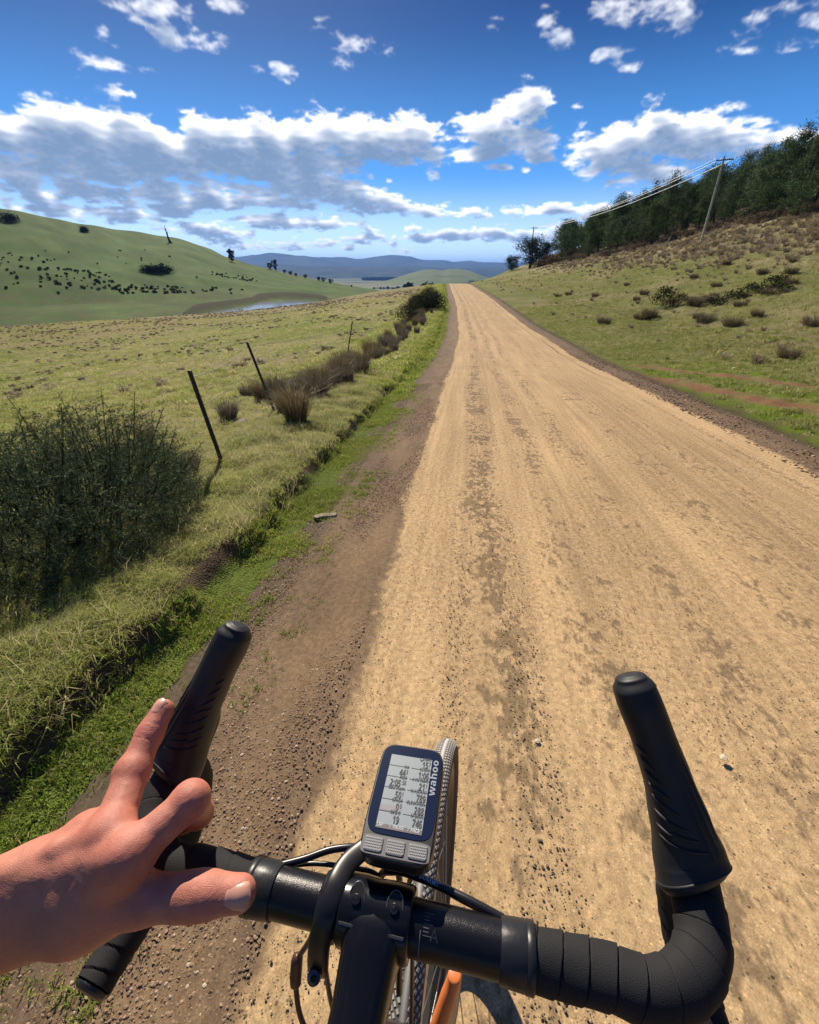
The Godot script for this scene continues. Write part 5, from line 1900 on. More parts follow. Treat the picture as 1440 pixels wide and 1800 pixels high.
		# brake lever hanging under the hood
		var lv := MB.new()
		var lp := []
		for p in [Vector3(0.190, 0.045, -0.108), Vector3(0.200, 0.015, -0.109), Vector3(0.214, -0.015, -0.103), Vector3(0.226, -0.045, -0.094), Vector3(0.236, -0.070, -0.084)]:
			lp.append(mx(p, s))
		lv.tube(smooth_path(lp, 6), 0.0075, 10, true, 0.5, Vector3(0, 0, 1))
		lv.outward()
		obj("brake_lever", lv.commit(), std(Color(0.012, 0.012, 0.013), 0.35), bike)

	# stem with its clamp and two top bolts
	var st := MB.new()
	var sx := -0.004
	st.loft([[Vector3(sx, 0.000, -0.006), Vector3.RIGHT, Vector3.UP, 0.0215, 0.0195, 3.4], [Vector3(sx, 0.000, 0.012), Vector3.RIGHT, Vector3.UP, 0.0210, 0.0195, 3.2], [Vector3(sx, -0.002, 0.024), Vector3.RIGHT, Vector3.UP, 0.0185, 0.0185, 3.0], [Vector3(sx, -0.006, 0.045), Vector3.RIGHT, Vector3.UP, 0.0170, 0.0175, 2.8], [Vector3(sx, -0.011, 0.075), Vector3.RIGHT, Vector3.UP, 0.0172, 0.0180, 2.8], [Vector3(sx, -0.014, 0.095), Vector3.RIGHT, Vector3.UP, 0.0180, 0.0200, 2.6], [Vector3(sx, -0.015, 0.112), Vector3.RIGHT, Vector3.UP, 0.0150, 0.0200, 2.2]], 32)
	st.outward()
	var stem := obj("stem", st.commit(), stem_mat, bike)
	var cl := MB.new()
	var prof := [[-0.0246, 0.0172], [-0.0243, 0.0196], [-0.0225, 0.0207], [-0.012, 0.0211], [0.0, 0.0203], [0.012, 0.0211], [0.0225, 0.0207], [0.0243, 0.0196], [0.0246, 0.0172]]
	var cp := []
	var cr := []
	for q in prof:
		cp.append(Vector3(sx + q[0], 0.0, -0.0005))
		cr.append(q[1])
	cl.tube(cp, cr, 40)
	cl.outward()
	obj("faceplate", cl.commit(), stem_mat, stem)
	var seam := MB.new()
	for k in 3:
		seam.box(Vector3(sx - 0.0145 + 0.0145 * k, 0.0175, 0.0128), Vector3(0.0072, 0.0006, 0.0007), Basis(Vector3.RIGHT, 0.6))
	obj("faceplate_gap", seam.commit(false), std(Color(0.09, 0.09, 0.09), 0.4, 0.5), stem)
	for x in [-0.0172, 0.0090]:
		var tilt := Basis(Vector3.RIGHT, 0.32)
		var mid := Vector3(x, 0.0203, -0.001)
		var ring := MB.new()
		var rp := []
		for k in 25:
			var a := TAU * k / 24.0
			rp.append(mid + tilt * Vector3(cos(a) * 0.0054, 0.0004, sin(a) * 0.0074 - 0.0010 * absf(sin(a))))
		ring.tube(rp, 0.00045, 6, false)
		obj("bolt_recess", ring.commit(), rim_mat, stem)
		var pit := MB.new()
		var n0 := pit.v.size()
		var cc := pit.vert(mid + tilt * Vector3(0, 0.0002, 0))
		for k in 24:
			var a := TAU * k / 24.0
			pit.vert(mid + tilt * Vector3(cos(a) * 0.0053, 0.0004, sin(a) * 0.0072))
		for k in 24:
			pit.idx.append_array([cc, n0 + 1 + k, n0 + 1 + (k + 1) % 24])
		obj("bolt_pit", pit.commit(), std(Color(0.003, 0.003, 0.003), 0.6), stem)
		var bo := MB.new()
		bo.tube([mid + tilt * Vector3(0, -0.003, 0.001), mid + tilt * Vector3(0, 0.0026, 0.001), mid + tilt * Vector3(0, 0.0031, 0.001), mid + tilt * Vector3(0, 0.0031, 0.001), mid + tilt * Vector3(0, 0.0012, 0.001)], [0.0031, 0.0031, 0.0027, 0.0016, 0.0015], 14)
		obj("bolt", bo.commit(), bolt_mat, stem)
	var lg := MB.new()
	lg.loft([[Vector3(-0.011, 0.0085, 0.060), Vector3.RIGHT, Vector3.BACK, 0.0028, 0.012, 4.0], [Vector3(-0.011, 0.0088, 0.060), Vector3.RIGHT, Vector3.BACK, 0.0027, 0.0118, 4.0]], 20)
	obj("logo", lg.commit(false), print_mat, stem)

	# computer mount: a clamp round the bar with an arm reaching forward
	var mo := MB.new()
	var mp := smooth_path([Vector3(-0.041, -0.029, 0.027), Vector3(-0.040, -0.017, 0.0255), Vector3(-0.0385, 0.000, 0.0200), Vector3(-0.036, 0.0150, 0.0100), Vector3(-0.034, 0.0195, -0.004), Vector3(-0.031, 0.0175, -0.018), Vector3(-0.024, 0.0155, -0.029), Vector3(-0.012, 0.0150, -0.040), Vector3(0.003, 0.0150, -0.048)], 8)
	var rad := []
	for i in mp.size():
		rad.append(lerpf(0.0078, 0.0068, i / float(mp.size())) * (0.75 if i == 0 else 1.0))
	mo.tube(mp, rad, 16, true, 0.36, Vector3(0, 0.4, 1))
	mo.outward()
	var mount := obj("computer_mount", mo.commit(), mount_mat, bike)
	var cb := MB.new()
	var ring := []
	for k in 33:
		var a := TAU * k / 32.0
		ring.append(Vector3(-0.0375, cos(a) * 0.0182, sin(a) * 0.0182))
	cb.tube(ring, 0.0066, 10, false, 0.35, Vector3(0, 1, 0))
	obj("clamp_band", cb.commit(), mount_mat, mount)
	var kb := MB.new()
	kb.tube([Vector3(-0.0413, -0.027, 0.024), Vector3(-0.0405, -0.019, 0.0320), Vector3(-0.0403, -0.0178, 0.0328)], [0.0046, 0.0046, 0.0040], 20)
	obj("bolt", kb.commit(), std(Color(0.10, 0.11, 0.125), 0.35, 0.7), mount)
	var ks := MB.new()
	ks.tube([Vector3(-0.0403, -0.0179, 0.0327), Vector3(-0.0402, -0.0174, 0.0332)], 0.0021, 6)
	obj("hex_socket", ks.commit(false), std(Color(0.004, 0.004, 0.004), 0.8), mount)
	var puck := MB.new()
	puck.tube([Vector3(0.003, 0.010, -0.052), Vector3(0.003, 0.0185, -0.052)], 0.016, 24)
	puck.outward()
	obj("mount_puck", puck.commit(), mount_mat, mount)

	# cables
	var runs := [
		[cable_mat, 0.0028, [Vector3(0.080, 0.006, -0.0135), Vector3(0.055, 0.007, -0.0190), Vector3(0.022, 0.003, -0.0262), Vector3(0.001, 0.0, -0.028), Vector3(-0.012, -0.02, -0.026), Vector3(-0.012, -0.08, 0.0), Vector3(-0.01, -0.18, 0.02)]],
		[cable_mat, 0.0020, [Vector3(0.079, -0.004, -0.0160), Vector3(0.050, -0.003, -0.022), Vector3(0.022, -0.006, -0.030), Vector3(0.010, -0.03, -0.032), Vector3(0.012, -0.12, -0.02), Vector3(0.010, -0.25, 0.0)]],
		[cable_mat, 0.0026, [Vector3(-0.083, 0.006, -0.0130), Vector3(-0.066, 0.006, -0.0205), Vector3(-0.048, 0.006, -0.0300), Vector3(-0.028, 0.004, -0.036), Vector3(-0.010, -0.006, -0.040), Vector3(0.002, -0.04, -0.035), Vector3(0.004, -0.14, 0.0)]],
		[cable_mat, 0.0018, [Vector3(-0.083, -0.003, -0.0160), Vector3(-0.060, -0.002, -0.022), Vector3(-0.035, -0.004, -0.025), Vector3(-0.012, -0.012, -0.027), Vector3(-0.004, -0.05, -0.02), Vector3(-0.002, -0.14, 0.01)]],
		[brown_cable, 0.0022, [Vector3(-0.056, -0.030, -0.010), Vector3(-0.0692, -0.0897, -0.0063), Vector3(-0.0836, -0.1216, 0.003), Vector3(-0.0833, -0.1386, 0.0123), Vector3(-0.075, -0.1686, 0.0269), Vector3(-0.05, -0.22, 0.04), Vector3(-0.02, -0.30, 0.05)]],
		[brown_cable, 0.0019, [Vector3(-0.048, -0.020, 0.002), Vector3(-0.0501, -0.0852, 0.0101), Vector3(-0.0455, -0.1505, 0.0218), Vector3(-0.03, -0.22, 0.03), Vector3(-0.015, -0.30, 0.04)]],
	]
	var cables := []
	for q in runs:
		var c := MB.new()
		c.tube(smooth_path(q[2], 14), q[1], 12)
		cables.append(obj("cable", c.commit(), q[0], bike))
	var fe := MB.new()
	fe.tube([Vector3(-0.0822, -0.1160, 0.0006), Vector3(-0.0828, -0.1178, 0.0014), Vector3(-0.0836, -0.1216, 0.003), Vector3(-0.0838, -0.1330, 0.0092), Vector3(-0.0833, -0.1386, 0.0123), Vector3(-0.0826, -0.1410, 0.0136)], [0.0023, 0.0045, 0.0050, 0.0050, 0.0046, 0.0024], 14)
	obj("ferrule", fe.commit(), std(Color(0.075, 0.034, 0.022), 0.4, 0.2), cables[4])
	var words := [["SN", 0.0118, 0.0046], ["DUMWINS", 0.0200, 0.0046]]
	for w in words:
		var tm := obj("printed_lettering", letters(w[0], w[2], 0.0002, true), std(Color(0.62, 0.62, 0.62), 0.5), cables[0])
		var b := Basis(Vector3.UP, -0.20) * Basis(Vector3.RIGHT, -PI / 2.0 + 0.35)
		tm.transform = Transform3D(b.scaled_local(Vector3(0.62, 0.62, 1.0)), Vector3(w[1], 0.0061 if w[0] == "SN" else 0.0065, -0.0252 + 0.15 * (w[1] - 0.0118)))

	# frame, fork, wheels
	var fr := MB.new()
	fr.tube([Vector3(sx, -0.012, 0.098), Vector3(sx, -0.03, 0.106), Vector3(sx, -0.15, 0.065), Vector3(sx, -0.285, 0.019)], [0.019, 0.021, 0.022, 0.026], 20)
	fr.tube([Vector3(sx, -0.06, 0.10), Vector3(0, -0.10, 0.62)], [0.017, 0.015], 16)
	fr.tube([Vector3(sx, -0.22, 0.05), Vector3(0, -0.70, 0.46)], [0.022, 0.024], 16)
	fr.tube([Vector3(0, 0.02, 0.65), Vector3(0, -0.70, 0.46)], [0.0155, 0.018], 16)
	for s in [-1.0, 1.0]:
		fr.tube([Vector3(0, -0.12, 0.62), Vector3(0.062 * s, -0.70, 0.89)], [0.009, 0.007], 10)
		fr.tube([Vector3(0.02 * s, -0.71, 0.47), Vector3(0.062 * s, -0.70, 0.89)], [0.011, 0.009], 10)
	fr.outward()
	obj("frame", fr.commit(), std(Color(0.035, 0.012, 0.009), 0.3), bike)
	var wx := -0.014
	var fk := MB.new()
	fk.loft([[Vector3(wx, -0.288, 0.010), Vector3.RIGHT, Vector3.BACK, 0.045, 0.022, 2.6], [Vector3(wx, -0.315, 0.000), Vector3.RIGHT, Vector3.BACK, 0.052, 0.020, 2.8]], 20)
	for s in [-1.0, 1.0]:
		fk.tube(smooth_path([Vector3(wx + 0.043 * s, -0.300, 0.004), Vector3(wx + 0.050 * s, -0.45, -0.060), Vector3(wx + 0.052 * s, -0.60, -0.135), Vector3(wx + 0.052 * s, -0.705, -0.200)], 6), 0.013, 12)
	obj("fork", fk.commit(), std(Color(0.020, 0.012, 0.011), 0.3), bike)
	var bt := MB.new()
	bt.tube(smooth_path([Vector3(0.0475, -0.176, -0.029), Vector3(0.0471, -0.1829, -0.0281), Vector3(0.043, -0.196, -0.020), Vector3(0.0364, -0.2183, -0.0061), Vector3(0.031, -0.245, 0.004)], 6), [0.0040, 0.0058, 0.0062, 0.0062, 0.0062, 0.0064, 0.0066, 0.0066, 0.0066, 0.0066, 0.0068, 0.0070, 0.0072, 0.0072, 0.0072, 0.0072, 0.0072, 0.0074, 0.0076, 0.0076, 0.0078, 0.0078, 0.0078, 0.0078, 0.0060], 16)
	obj("orange_cable_boot", bt.commit(), std(Color(0.62, 0.17, 0.045), 0.45), bike)
	make_wheel(bike, Vector3(wx, -0.705, -0.200))
	make_wheel(bike, Vector3(0, -0.705, 0.890))
	var sd := MB.new()
	sd.loft([[Vector3(0, 0.062, 0.52), Vector3.RIGHT, Vector3.UP, 0.012, 0.008, 2.2], [Vector3(0, 0.062, 0.56), Vector3.RIGHT, Vector3.UP, 0.022, 0.014, 2.4], [Vector3(0, 0.062, 0.66), Vector3.RIGHT, Vector3.UP, 0.045, 0.018, 2.4], [Vector3(0, 0.068, 0.75), Vector3.RIGHT, Vector3.UP, 0.072, 0.020, 2.6], [Vector3(0, 0.070, 0.79), Vector3.RIGHT, Vector3.UP, 0.060, 0.014, 2.4]], 20)
	sd.outward()
	obj("saddle", sd.commit(), std(Color(0.02, 0.02, 0.02), 0.5), bike)

func make_wheel(bike: Node3D, at: Vector3) -> void:
	var w := Node3D.new()
	w.name = "wheel"
	bike.add_child(w, true)
	w.position = at
	var t := MB.new()
	var rows := 160
	var n := 24
	# the tyre's profile, tread coloured by dust, sidewall tan-brown
	for i in rows:
		var a := TAU * i / rows
		for k in n:
			var q := TAU * k / n
			var x := sin(q) * 0.0205
			var r := 0.324 + cos(q) * 0.0205
			var side := absf(wrapf(q, -PI, PI))
			if side < 0.22:
				t.col = Color(0.46, 0.44, 0.40)
			elif side < 1.15:
				t.col = Color(0.10, 0.095, 0.085)
			else:
				t.col = Color(0.125, 0.083, 0.055)
			t.vert(Vector3(x, sin(a) * r, -cos(a) * r))
	for i in rows:
		for k in n:
			var p := i * n + k
			var q := i * n + (k + 1) % n
			var p2 := ((i + 1) % rows) * n + k
			var q2 := ((i + 1) % rows) * n + (k + 1) % n
			t.idx.append_array([p, p2, q, q, p2, q2])
	t.outward()
	obj("tyre", t.commit(true, true), vcol(0.85, 0.3), w)
	var tr := MB.new()
	tr.col = Color(0.40, 0.385, 0.35)
	for i in 220:
		var a := TAU * i / 220.0
		for k in 8:
			var q: float = [-1.08, -0.84, -0.60, -0.36, 0.36, 0.60, 0.84, 1.08][k]
			var aa := a + (0.5 * TAU / 220.0 if k % 2 else 0.0)
			var rad := Vector3(0, sin(aa), -cos(aa))
			var nrm := rad * cos(q) + Vector3(sin(q), 0, 0)
			var mid := rad * 0.324 + nrm * 0.0207
			var tang := Vector3(0, cos(aa), sin(aa))
			var across := nrm.cross(tang)
			var skew := 0.5 * signf(q)
			tr.box(mid, Vector3(0.0017, 0.0005, 0.0022), Basis((across + tang * skew).normalized(), nrm, (tang - across * skew).normalized()))
	tr.outward()
	var tread := obj("tread", tr.commit(false, true), vcol(0.85, 0.3), w)
	tread.set_meta("kind", "stuff")
	var rm := MB.new()
	for i in 96:
		var a := TAU * i / 96.0
		for q in [[-0.012, 0.308], [-0.013, 0.285], [0.0, 0.272], [0.013, 0.285], [0.012, 0.308]]:
			rm.vert(Vector3(q[0], sin(a) * q[1], -cos(a) * q[1]))
	for i in 96:
		for k in 5:
			var p := i * 5 + k
			var q := i * 5 + (k + 1) % 5
			var p2 := ((i + 1) % 96) * 5 + k
			var q2 := ((i + 1) % 96) * 5 + (k + 1) % 5
			rm.idx.append_array([p, p2, q, q, p2, q2])
	rm.outward()
	obj("rim", rm.commit(false), std(Color(0.02, 0.02, 0.021), 0.35), w)
	var sp := MB.new()
	for i in 24:
		var a := TAU * i / 24.0
		var s := 1.0 if i % 2 else -1.0
		var c := a + (0.9 if (i / 2) % 2 else -0.9)
		sp.tube([Vector3(0.028 * s, sin(c) * 0.022, -cos(c) * 0.022), Vector3(0, sin(a) * 0.276, -cos(a) * 0.276)], 0.001, 5, false)
	obj("spokes", sp.commit(), std(Color(0.25, 0.25, 0.26), 0.3, 0.8), w)
	var hub := MB.new()
	hub.tube([Vector3(-0.05, 0, 0), Vector3(-0.034, 0, 0), Vector3(-0.03, 0, 0), Vector3(-0.02, 0, 0), Vector3(0.02, 0, 0), Vector3(0.03, 0, 0), Vector3(0.034, 0, 0), Vector3(0.05, 0, 0)], [0.012, 0.014, 0.026, 0.016, 0.016, 0.026, 0.014, 0.012], 20)
	obj("hub", hub.commit(), std(Color(0.02, 0.02, 0.02), 0.35, 0.5), w)
	var ds := MB.new()
	ds.tube([Vector3(-0.0385, 0, 0), Vector3(-0.0365, 0, 0)], 0.08, 40)
	obj("brake_disc", ds.commit(false), std(Color(0.30, 0.30, 0.31), 0.3, 0.9), w)

# flat raised lettering, its baseline start (or middle) at the origin, facing +z
func letters(text: String, cap: float, depth: float, bold := false, align := HORIZONTAL_ALIGNMENT_LEFT) -> TextMesh:
	var f := SystemFont.new()
	f.font_names = PackedStringArray(["Droid Sans"])
	f.font_weight = 700 if bold else 400
	var m := TextMesh.new()
	m.font = f
	m.text = text
	m.font_size = 32
	m.pixel_size = cap / (32.0 * 0.715)
	m.depth = depth
	m.curve_step = 1.5
	m.horizontal_alignment = align
	m.vertical_alignment = VERTICAL_ALIGNMENT_BOTTOM
	return m

# ---------------------------------------------------------------- the cycle computer on its mount
func build_computer() -> void:
	var c := thing("bike_computer", "small black cycle computer with a grey data screen, clipped ahead of the stem", "computer")
	c.transform = Transform3D(bike_basis(), BIKE_AT) * Transform3D(Basis(Vector3.RIGHT, 0.0) * Basis(Vector3.UP, 0.02), Vector3(0.0034, 0.0, -0.0612))
	var shell := std(Color(0.012, 0.012, 0.014), 0.42)
	var b := MB.new()
	var e := 6.5
	var F := Vector3.FORWARD
	var X := Vector3.RIGHT
	b.loft([[Vector3(0, 0.0165, 0), X, F, 0.0215, 0.0365, e], [Vector3(0, 0.0185, 0), X, F, 0.0250, 0.0405, e], [Vector3(0, 0.0240, 0), X, F, 0.0266, 0.0424, e], [Vector3(0, 0.0320, 0), X, F, 0.0266, 0.0424, e], [Vector3(0, 0.0350, 0), X, F, 0.0262, 0.0420, e], [Vector3(0, 0.0364, 0), X, F, 0.0250, 0.0408, e]], 64)
	b.outward()
	obj("casing", b.commit(), shell, c)
	# the glossy dark front and its thin rim
	var top := 0.0366
	var glass_mat := std(Color(0.006, 0.011, 0.030), 0.16, 0.0, 0.6)
	var g := MB.new()
	g.loft([[Vector3(0, top - 0.0010, -0.0065), X, F, 0.0247, 0.0338, e], [Vector3(0, top + 0.0002, -0.0065), X, F, 0.0247, 0.0338, e]], 64)
	g.outward()
	obj("front_glass", g.commit(false), glass_mat, c)
	var sc := MB.new()
	# screen corners, face axes: x across, v towards the top
	var y1 := top + 0.0004
	var x0 := -0.0172
	var x1 := 0.0168
	var v0 := -0.0238
	var v1 := 0.0318
	var P := func(x: float, v: float, y: float) -> Vector3:
		return Vector3(x, y, -v)
	sc.quad(P.call(x0, v1, y1), P.call(x1, v1, y1), P.call(x1, v0, y1), P.call(x0, v0, y1))
	var screen := obj("screen", sc.commit(false), std(Color(0.185, 0.220, 0.240), 0.45), c)
	var ink := std(Color(0.025, 0.028, 0.032), 0.6)
	var pale := std(Color(0.55, 0.57, 0.58), 0.6)
	var put := func(text: String, x: float, v: float, cap: float, squash: float, m: Material, bold: bool, right: bool, called: String) -> void:
		var tm := obj(called, letters(text, cap, 0.00012, bold, HORIZONTAL_ALIGNMENT_RIGHT if right else HORIZONTAL_ALIGNMENT_LEFT), m, screen)
		tm.transform = Transform3D(Basis(Vector3.RIGHT, -PI / 2.0).scaled_local(Vector3(squash, 1.0, 1.0)), P.call(x, v - cap * 0.30, y1 + 0.0003))
	var rowh := 0.0087
	var bar_v := v0 + 0.0040
	var names_r := ["KM/H", "CLOCK", "AVG KM/H", "M ASCENT", "ELEVATION", "M DESC"]
	var big_r := ["15", "1:06", "21", "789", "288", "746"]
	var sup_r := ["7", "", "1", "", "", ""]
	var names_l := ["", "KM", "RIDE", "MAX KM/H", "GRADE", "DEG C"]
	var big_l := ["", "44", "2:05", "50", "0", "19"]
	var sup_l := ["", "3", ":58", "1", "0", ""]
	var midx := -0.0003
	for i in 6:
		var base := v1 - rowh * (i + 1) + 0.0007
		for k in 2:
			var nm: String = (names_l if k == 0 else names_r)[i]
			var bg: String = (big_l if k == 0 else big_r)[i]
			var sp: String = (sup_l if k == 0 else sup_r)[i]
			if bg == "":
				continue
			var edge := midx - 0.0007 if k == 0 else x1 - 0.0007
			put.call(nm, edge, base + 0.0062, 0.00155, 0.85, ink, false, true, "caption")
			var back := 0.0
			if sp != "":
				var cap := 0.0030
				back = 0.0019 if sp.length() == 1 else 0.0040
				put.call(sp, edge, base + 0.0021, cap, 0.66, ink, false, true, "digits")
			put.call(bg, edge - back, base, 0.0052, 0.62, ink, true, true, "digits")
		if i < 5:
			var ln := MB.new()
			var lv := base - 0.0011
			for seg in [[x0, midx - 0.0002], [midx + 0.0012, x1]]:
				ln.quad(P.call(seg[0], lv + 0.00016, y1 + 0.0002), P.call(seg[1], lv + 0.00016, y1 + 0.0002), P.call(seg[1], lv - 0.00016, y1 + 0.0002), P.call(seg[0], lv - 0.00016, y1 + 0.0002))
			obj("divider", ln.commit(false), ink, screen)
	var gv := v1 - rowh * 5.0 + 0.0007
	var gb := MB.new()
	gb.quad(P.call(x0, gv + 0.0036, y1 + 0.0001), P.call(midx, gv + 0.0036, y1 + 0.0001), P.call(midx, gv - 0.0006, y1 + 0.0001), P.call(x0, gv - 0.0006, y1 + 0.0001))
	obj("grade_bar", gb.commit(false), std(Color(0.21, 0.20, 0.21), 0.6), screen)
	var ar := MB.new()
	ar.tri(P.call(0.0065, v1 - 0.0010, y1 + 0.0002), P.call(0.0100, v1 - 0.0010, y1 + 0.0002), P.call(0.0083, v1 - 0.0028, y1 + 0.0002))
	obj("arrow", ar.commit(false), ink, screen)
	var fo := MB.new()
	fo.quad(P.call(x0, v0 + 0.0030, y1 + 0.0002), P.call(x1, v0 + 0.0030, y1 + 0.0002), P.call(x1, v0, y1 + 0.0002), P.call(x0, v0, y1 + 0.0002))
	obj("soft_key_bar", fo.commit(false), std(Color(0.10, 0.085, 0.090), 0.6), screen)
	for q in [["LAP", -0.0166], ["\\", -0.0072], ["PAUSE", -0.0046], ["/", 0.0062], ["PAGE", 0.0085]]:
		put.call(q[0], q[1], v0 + 0.0007, 0.00185, 0.88, pale, false, false, "soft_key_label")
	# the maker's name down the right margin
	var nm := obj("maker_name", letters("wahoo", 0.0052, 0.00015, true), std(Color(0.20, 0.225, 0.27), 0.5), c)
	nm.transform = Transform3D(Basis(Vector3.UP, PI / 2.0) * Basis(Vector3.RIGHT, -PI / 2.0).scaled_local(Vector3(1.22, 0.98, 1.0)), Vector3(0.0240, top + 0.0004, -0.0040))
	# three hatched keys
	var key_mat := std(Color(0.13, 0.13, 0.135), 0.5)
	var rib_mat := std(Color(0.24, 0.24, 0.245), 0.5)
	var pan := MB.new()
	pan.loft([[Vector3(0, top - 0.0012, 0.0343), X, F, 0.0243, 0.0062, 7.0], [Vector3(0, top + 0.0001, 0.0343), X, F, 0.0243, 0.0062, 7.0]], 48)
	pan.outward()
	obj("key_panel", pan.commit(false), std(Color(0.085, 0.085, 0.088), 0.5), c)
	for i in 3:
		var kx := -0.0158 + 0.0158 * i
		var kb := MB.new()
		kb.loft([[Vector3(kx, top - 0.0005, 0.0343), X, F, 0.0066, 0.0047, 8.0], [Vector3(kx, top + 0.0007, 0.0343), X, F, 0.0066, 0.0047, 8.0], [Vector3(kx, top + 0.0009, 0.0343), X, F, 0.0062, 0.0043, 8.0]], 32)
		kb.outward()
		var key := obj("key", kb.commit(false), key_mat, c)
		var hs := MB.new()
		for k in 9:
			for j in 5:
				var px := kx - 0.0054 + 0.00135 * k + (0.00065 if j % 2 else 0.0)
				var pz := 0.0343 - 0.0034 + 0.0017 * j
				if absf(px - kx) < 0.0060:
					hs.box(Vector3(px, top + 0.0010, pz), Vector3(0.00078, 0.00018, 0.00030), Basis(Vector3.UP, 0.55))
		obj("hatching", hs.commit(false), rib_mat, key)

# ---------------------------------------------------------------- the rider's left arm and hand
var f_lo := Vector3.ZERO
var f_n := Vector3i.ZERO
var f_h := 0.002
var f_d := PackedFloat32Array()

func field_start(lo: Vector3, hi: Vector3, h: float) -> void:
	f_lo = lo
	f_h = h
	f_n = Vector3i(((hi - lo) / h).ceil()) + Vector3i.ONE
	f_d.resize(f_n.x * f_n.y * f_n.z)
	f_d.fill(0.03)

# joins a tapered capsule to the field with a soft blend of width k
func field_bone(a: Vector3, ra: float, b: Vector3, rb: float, k: float) -> void:
	var pad := maxf(ra, rb) + k + 0.006
	var lo := a.min(b) - Vector3.ONE * pad
	var hi := a.max(b) + Vector3.ONE * pad
	var i0 := Vector3i(((lo - f_lo) / f_h).floor()).clamp(Vector3i.ZERO, f_n - Vector3i.ONE)
	var i1 := Vector3i(((hi - f_lo) / f_h).ceil()).clamp(Vector3i.ZERO, f_n - Vector3i.ONE)
	var ab := b - a
	var inv := 1.0 / maxf(ab.length_squared(), 1e-9)
	for z in range(i0.z, i1.z + 1):
		for y in range(i0.y, i1.y + 1):
			var row := (z * f_n.y + y) * f_n.x
			for x in range(i0.x, i1.x + 1):
				var p := f_lo + Vector3(x, y, z) * f_h
				var t := clampf((p - a).dot(ab) * inv, 0.0, 1.0)
				var d := p.distance_to(a + ab * t) - (ra + (rb - ra) * t)
				var o := f_d[row + x]
				var hh := maxf(k - absf(d - o), 0.0) / k
				f_d[row + x] = minf(d, o) - hh * hh * k * 0.25

func field_mesh(b: MB, paint: Callable) -> void:
	var cell := PackedInt32Array()
	cell.resize(f_d.size())
	cell.fill(-1)
	var sx := 1
	var sy := f_n.x
	var sz := f_n.x * f_n.y
	var offs := [0, sx, sy, sx + sy, sz, sx + sz, sy + sz, sx + sy + sz]
	var edges := [[0, 1], [2, 3], [4, 5], [6, 7], [0, 2], [1, 3], [4, 6], [5, 7], [0, 4], [1, 5], [2, 6], [3, 7]]
	for z in f_n.z - 1:
		for y in f_n.y - 1:
			var row := z * sz + y * sy
			for x in f_n.x - 1:
				var i := row + x
				var d0 := f_d[i]
				if d0 > 0.011 or d0 < -0.011:
					continue
				var mask := 0
				for c in 8:
					if f_d[i + offs[c]] < 0.0:
						mask |= 1 << c
				if mask == 0 or mask == 255:
					continue
				var s := Vector3.ZERO
				var n := 0
				for e in edges:
					var da := f_d[i + offs[e[0]]]
					var db := f_d[i + offs[e[1]]]
					if (da < 0.0) != (db < 0.0):
						var t := da / (da - db)
						var pa := Vector3(e[0] & 1, (e[0] >> 1) & 1, e[0] >> 2)
						var pb := Vector3(e[1] & 1, (e[1] >> 1) & 1, e[1] >> 2)
						s += pa.lerp(pb, t)
						n += 1
				var p := f_lo + (Vector3(x, y, z) + s / n) * f_h
				b.col = paint.call(p)
				cell[i] = b.vert(p)
	for z in range(1, f_n.z - 1):
		for y in range(1, f_n.y - 1):
			var row := z * sz + y * sy
			for x in range(1, f_n.x - 1):
				var i := row + x
				var a := f_d[i] < 0.0
				for ax in 3:
					var st: int = [sx, sy, sz][ax]
					if a == (f_d[i + st] < 0.0):
						continue
					var u: int = [sy, sz, sx][ax]
					var w: int = [sz, sx, sy][ax]
					var q := [cell[i], cell[i - u], cell[i - u - w], cell[i - w]]
					if q.min() < 0:
						continue
					if a:
						b.idx.append_array([q[0], q[2], q[1], q[0], q[3], q[2]])
					else:
						b.idx.append_array([q[0], q[1], q[2], q[0], q[2], q[3]])

const FINGERS := {
	"thumb": [[-0.1990, 0.0215, 0.0440, 0.0160], [-0.1560, 0.0300, 0.0305, 0.0142], [-0.1180, 0.0315, 0.0212, 0.0121], [-0.0935, 0.0295, 0.0150, 0.0110]],
	"index": [[-0.1640, 0.0590, 0.0200, 0.0130], [-0.1440, 0.0610, -0.0180, 0.0117], [-0.1540, 0.0250, -0.0260, 0.0100], [-0.1760, 0.0050, -0.0240, 0.0080]],
	"middle": [[-0.1880, 0.0565, 0.0110, 0.0132], [-0.2040, 0.0585, -0.0290, 0.0115], [-0.2080, 0.0660, -0.0560, 0.0101], [-0.2075, 0.0720, -0.0735, 0.0089]],
	"ring": [[-0.2120, 0.0430, 0.0090, 0.0120], [-0.2420, 0.0020, -0.0150, 0.0102], [-0.2400, -0.0160, -0.0360, 0.0090], [-0.2310, -0.0260, -0.0480, 0.0080]],
	"little": [[-0.2280, 0.0220, 0.0120, 0.0112], [-0.2490, -0.0240, 0.0020, 0.0092], [-0.2450, -0.0420, -0.0120, 0.0082], [-0.2340, -0.0480, -0.0230, 0.0072]],
}

func joint(f: String, i: int) -> Vector3:
	var q: Array = FINGERS[f][i]
	return Vector3(q[0], q[1], q[2])

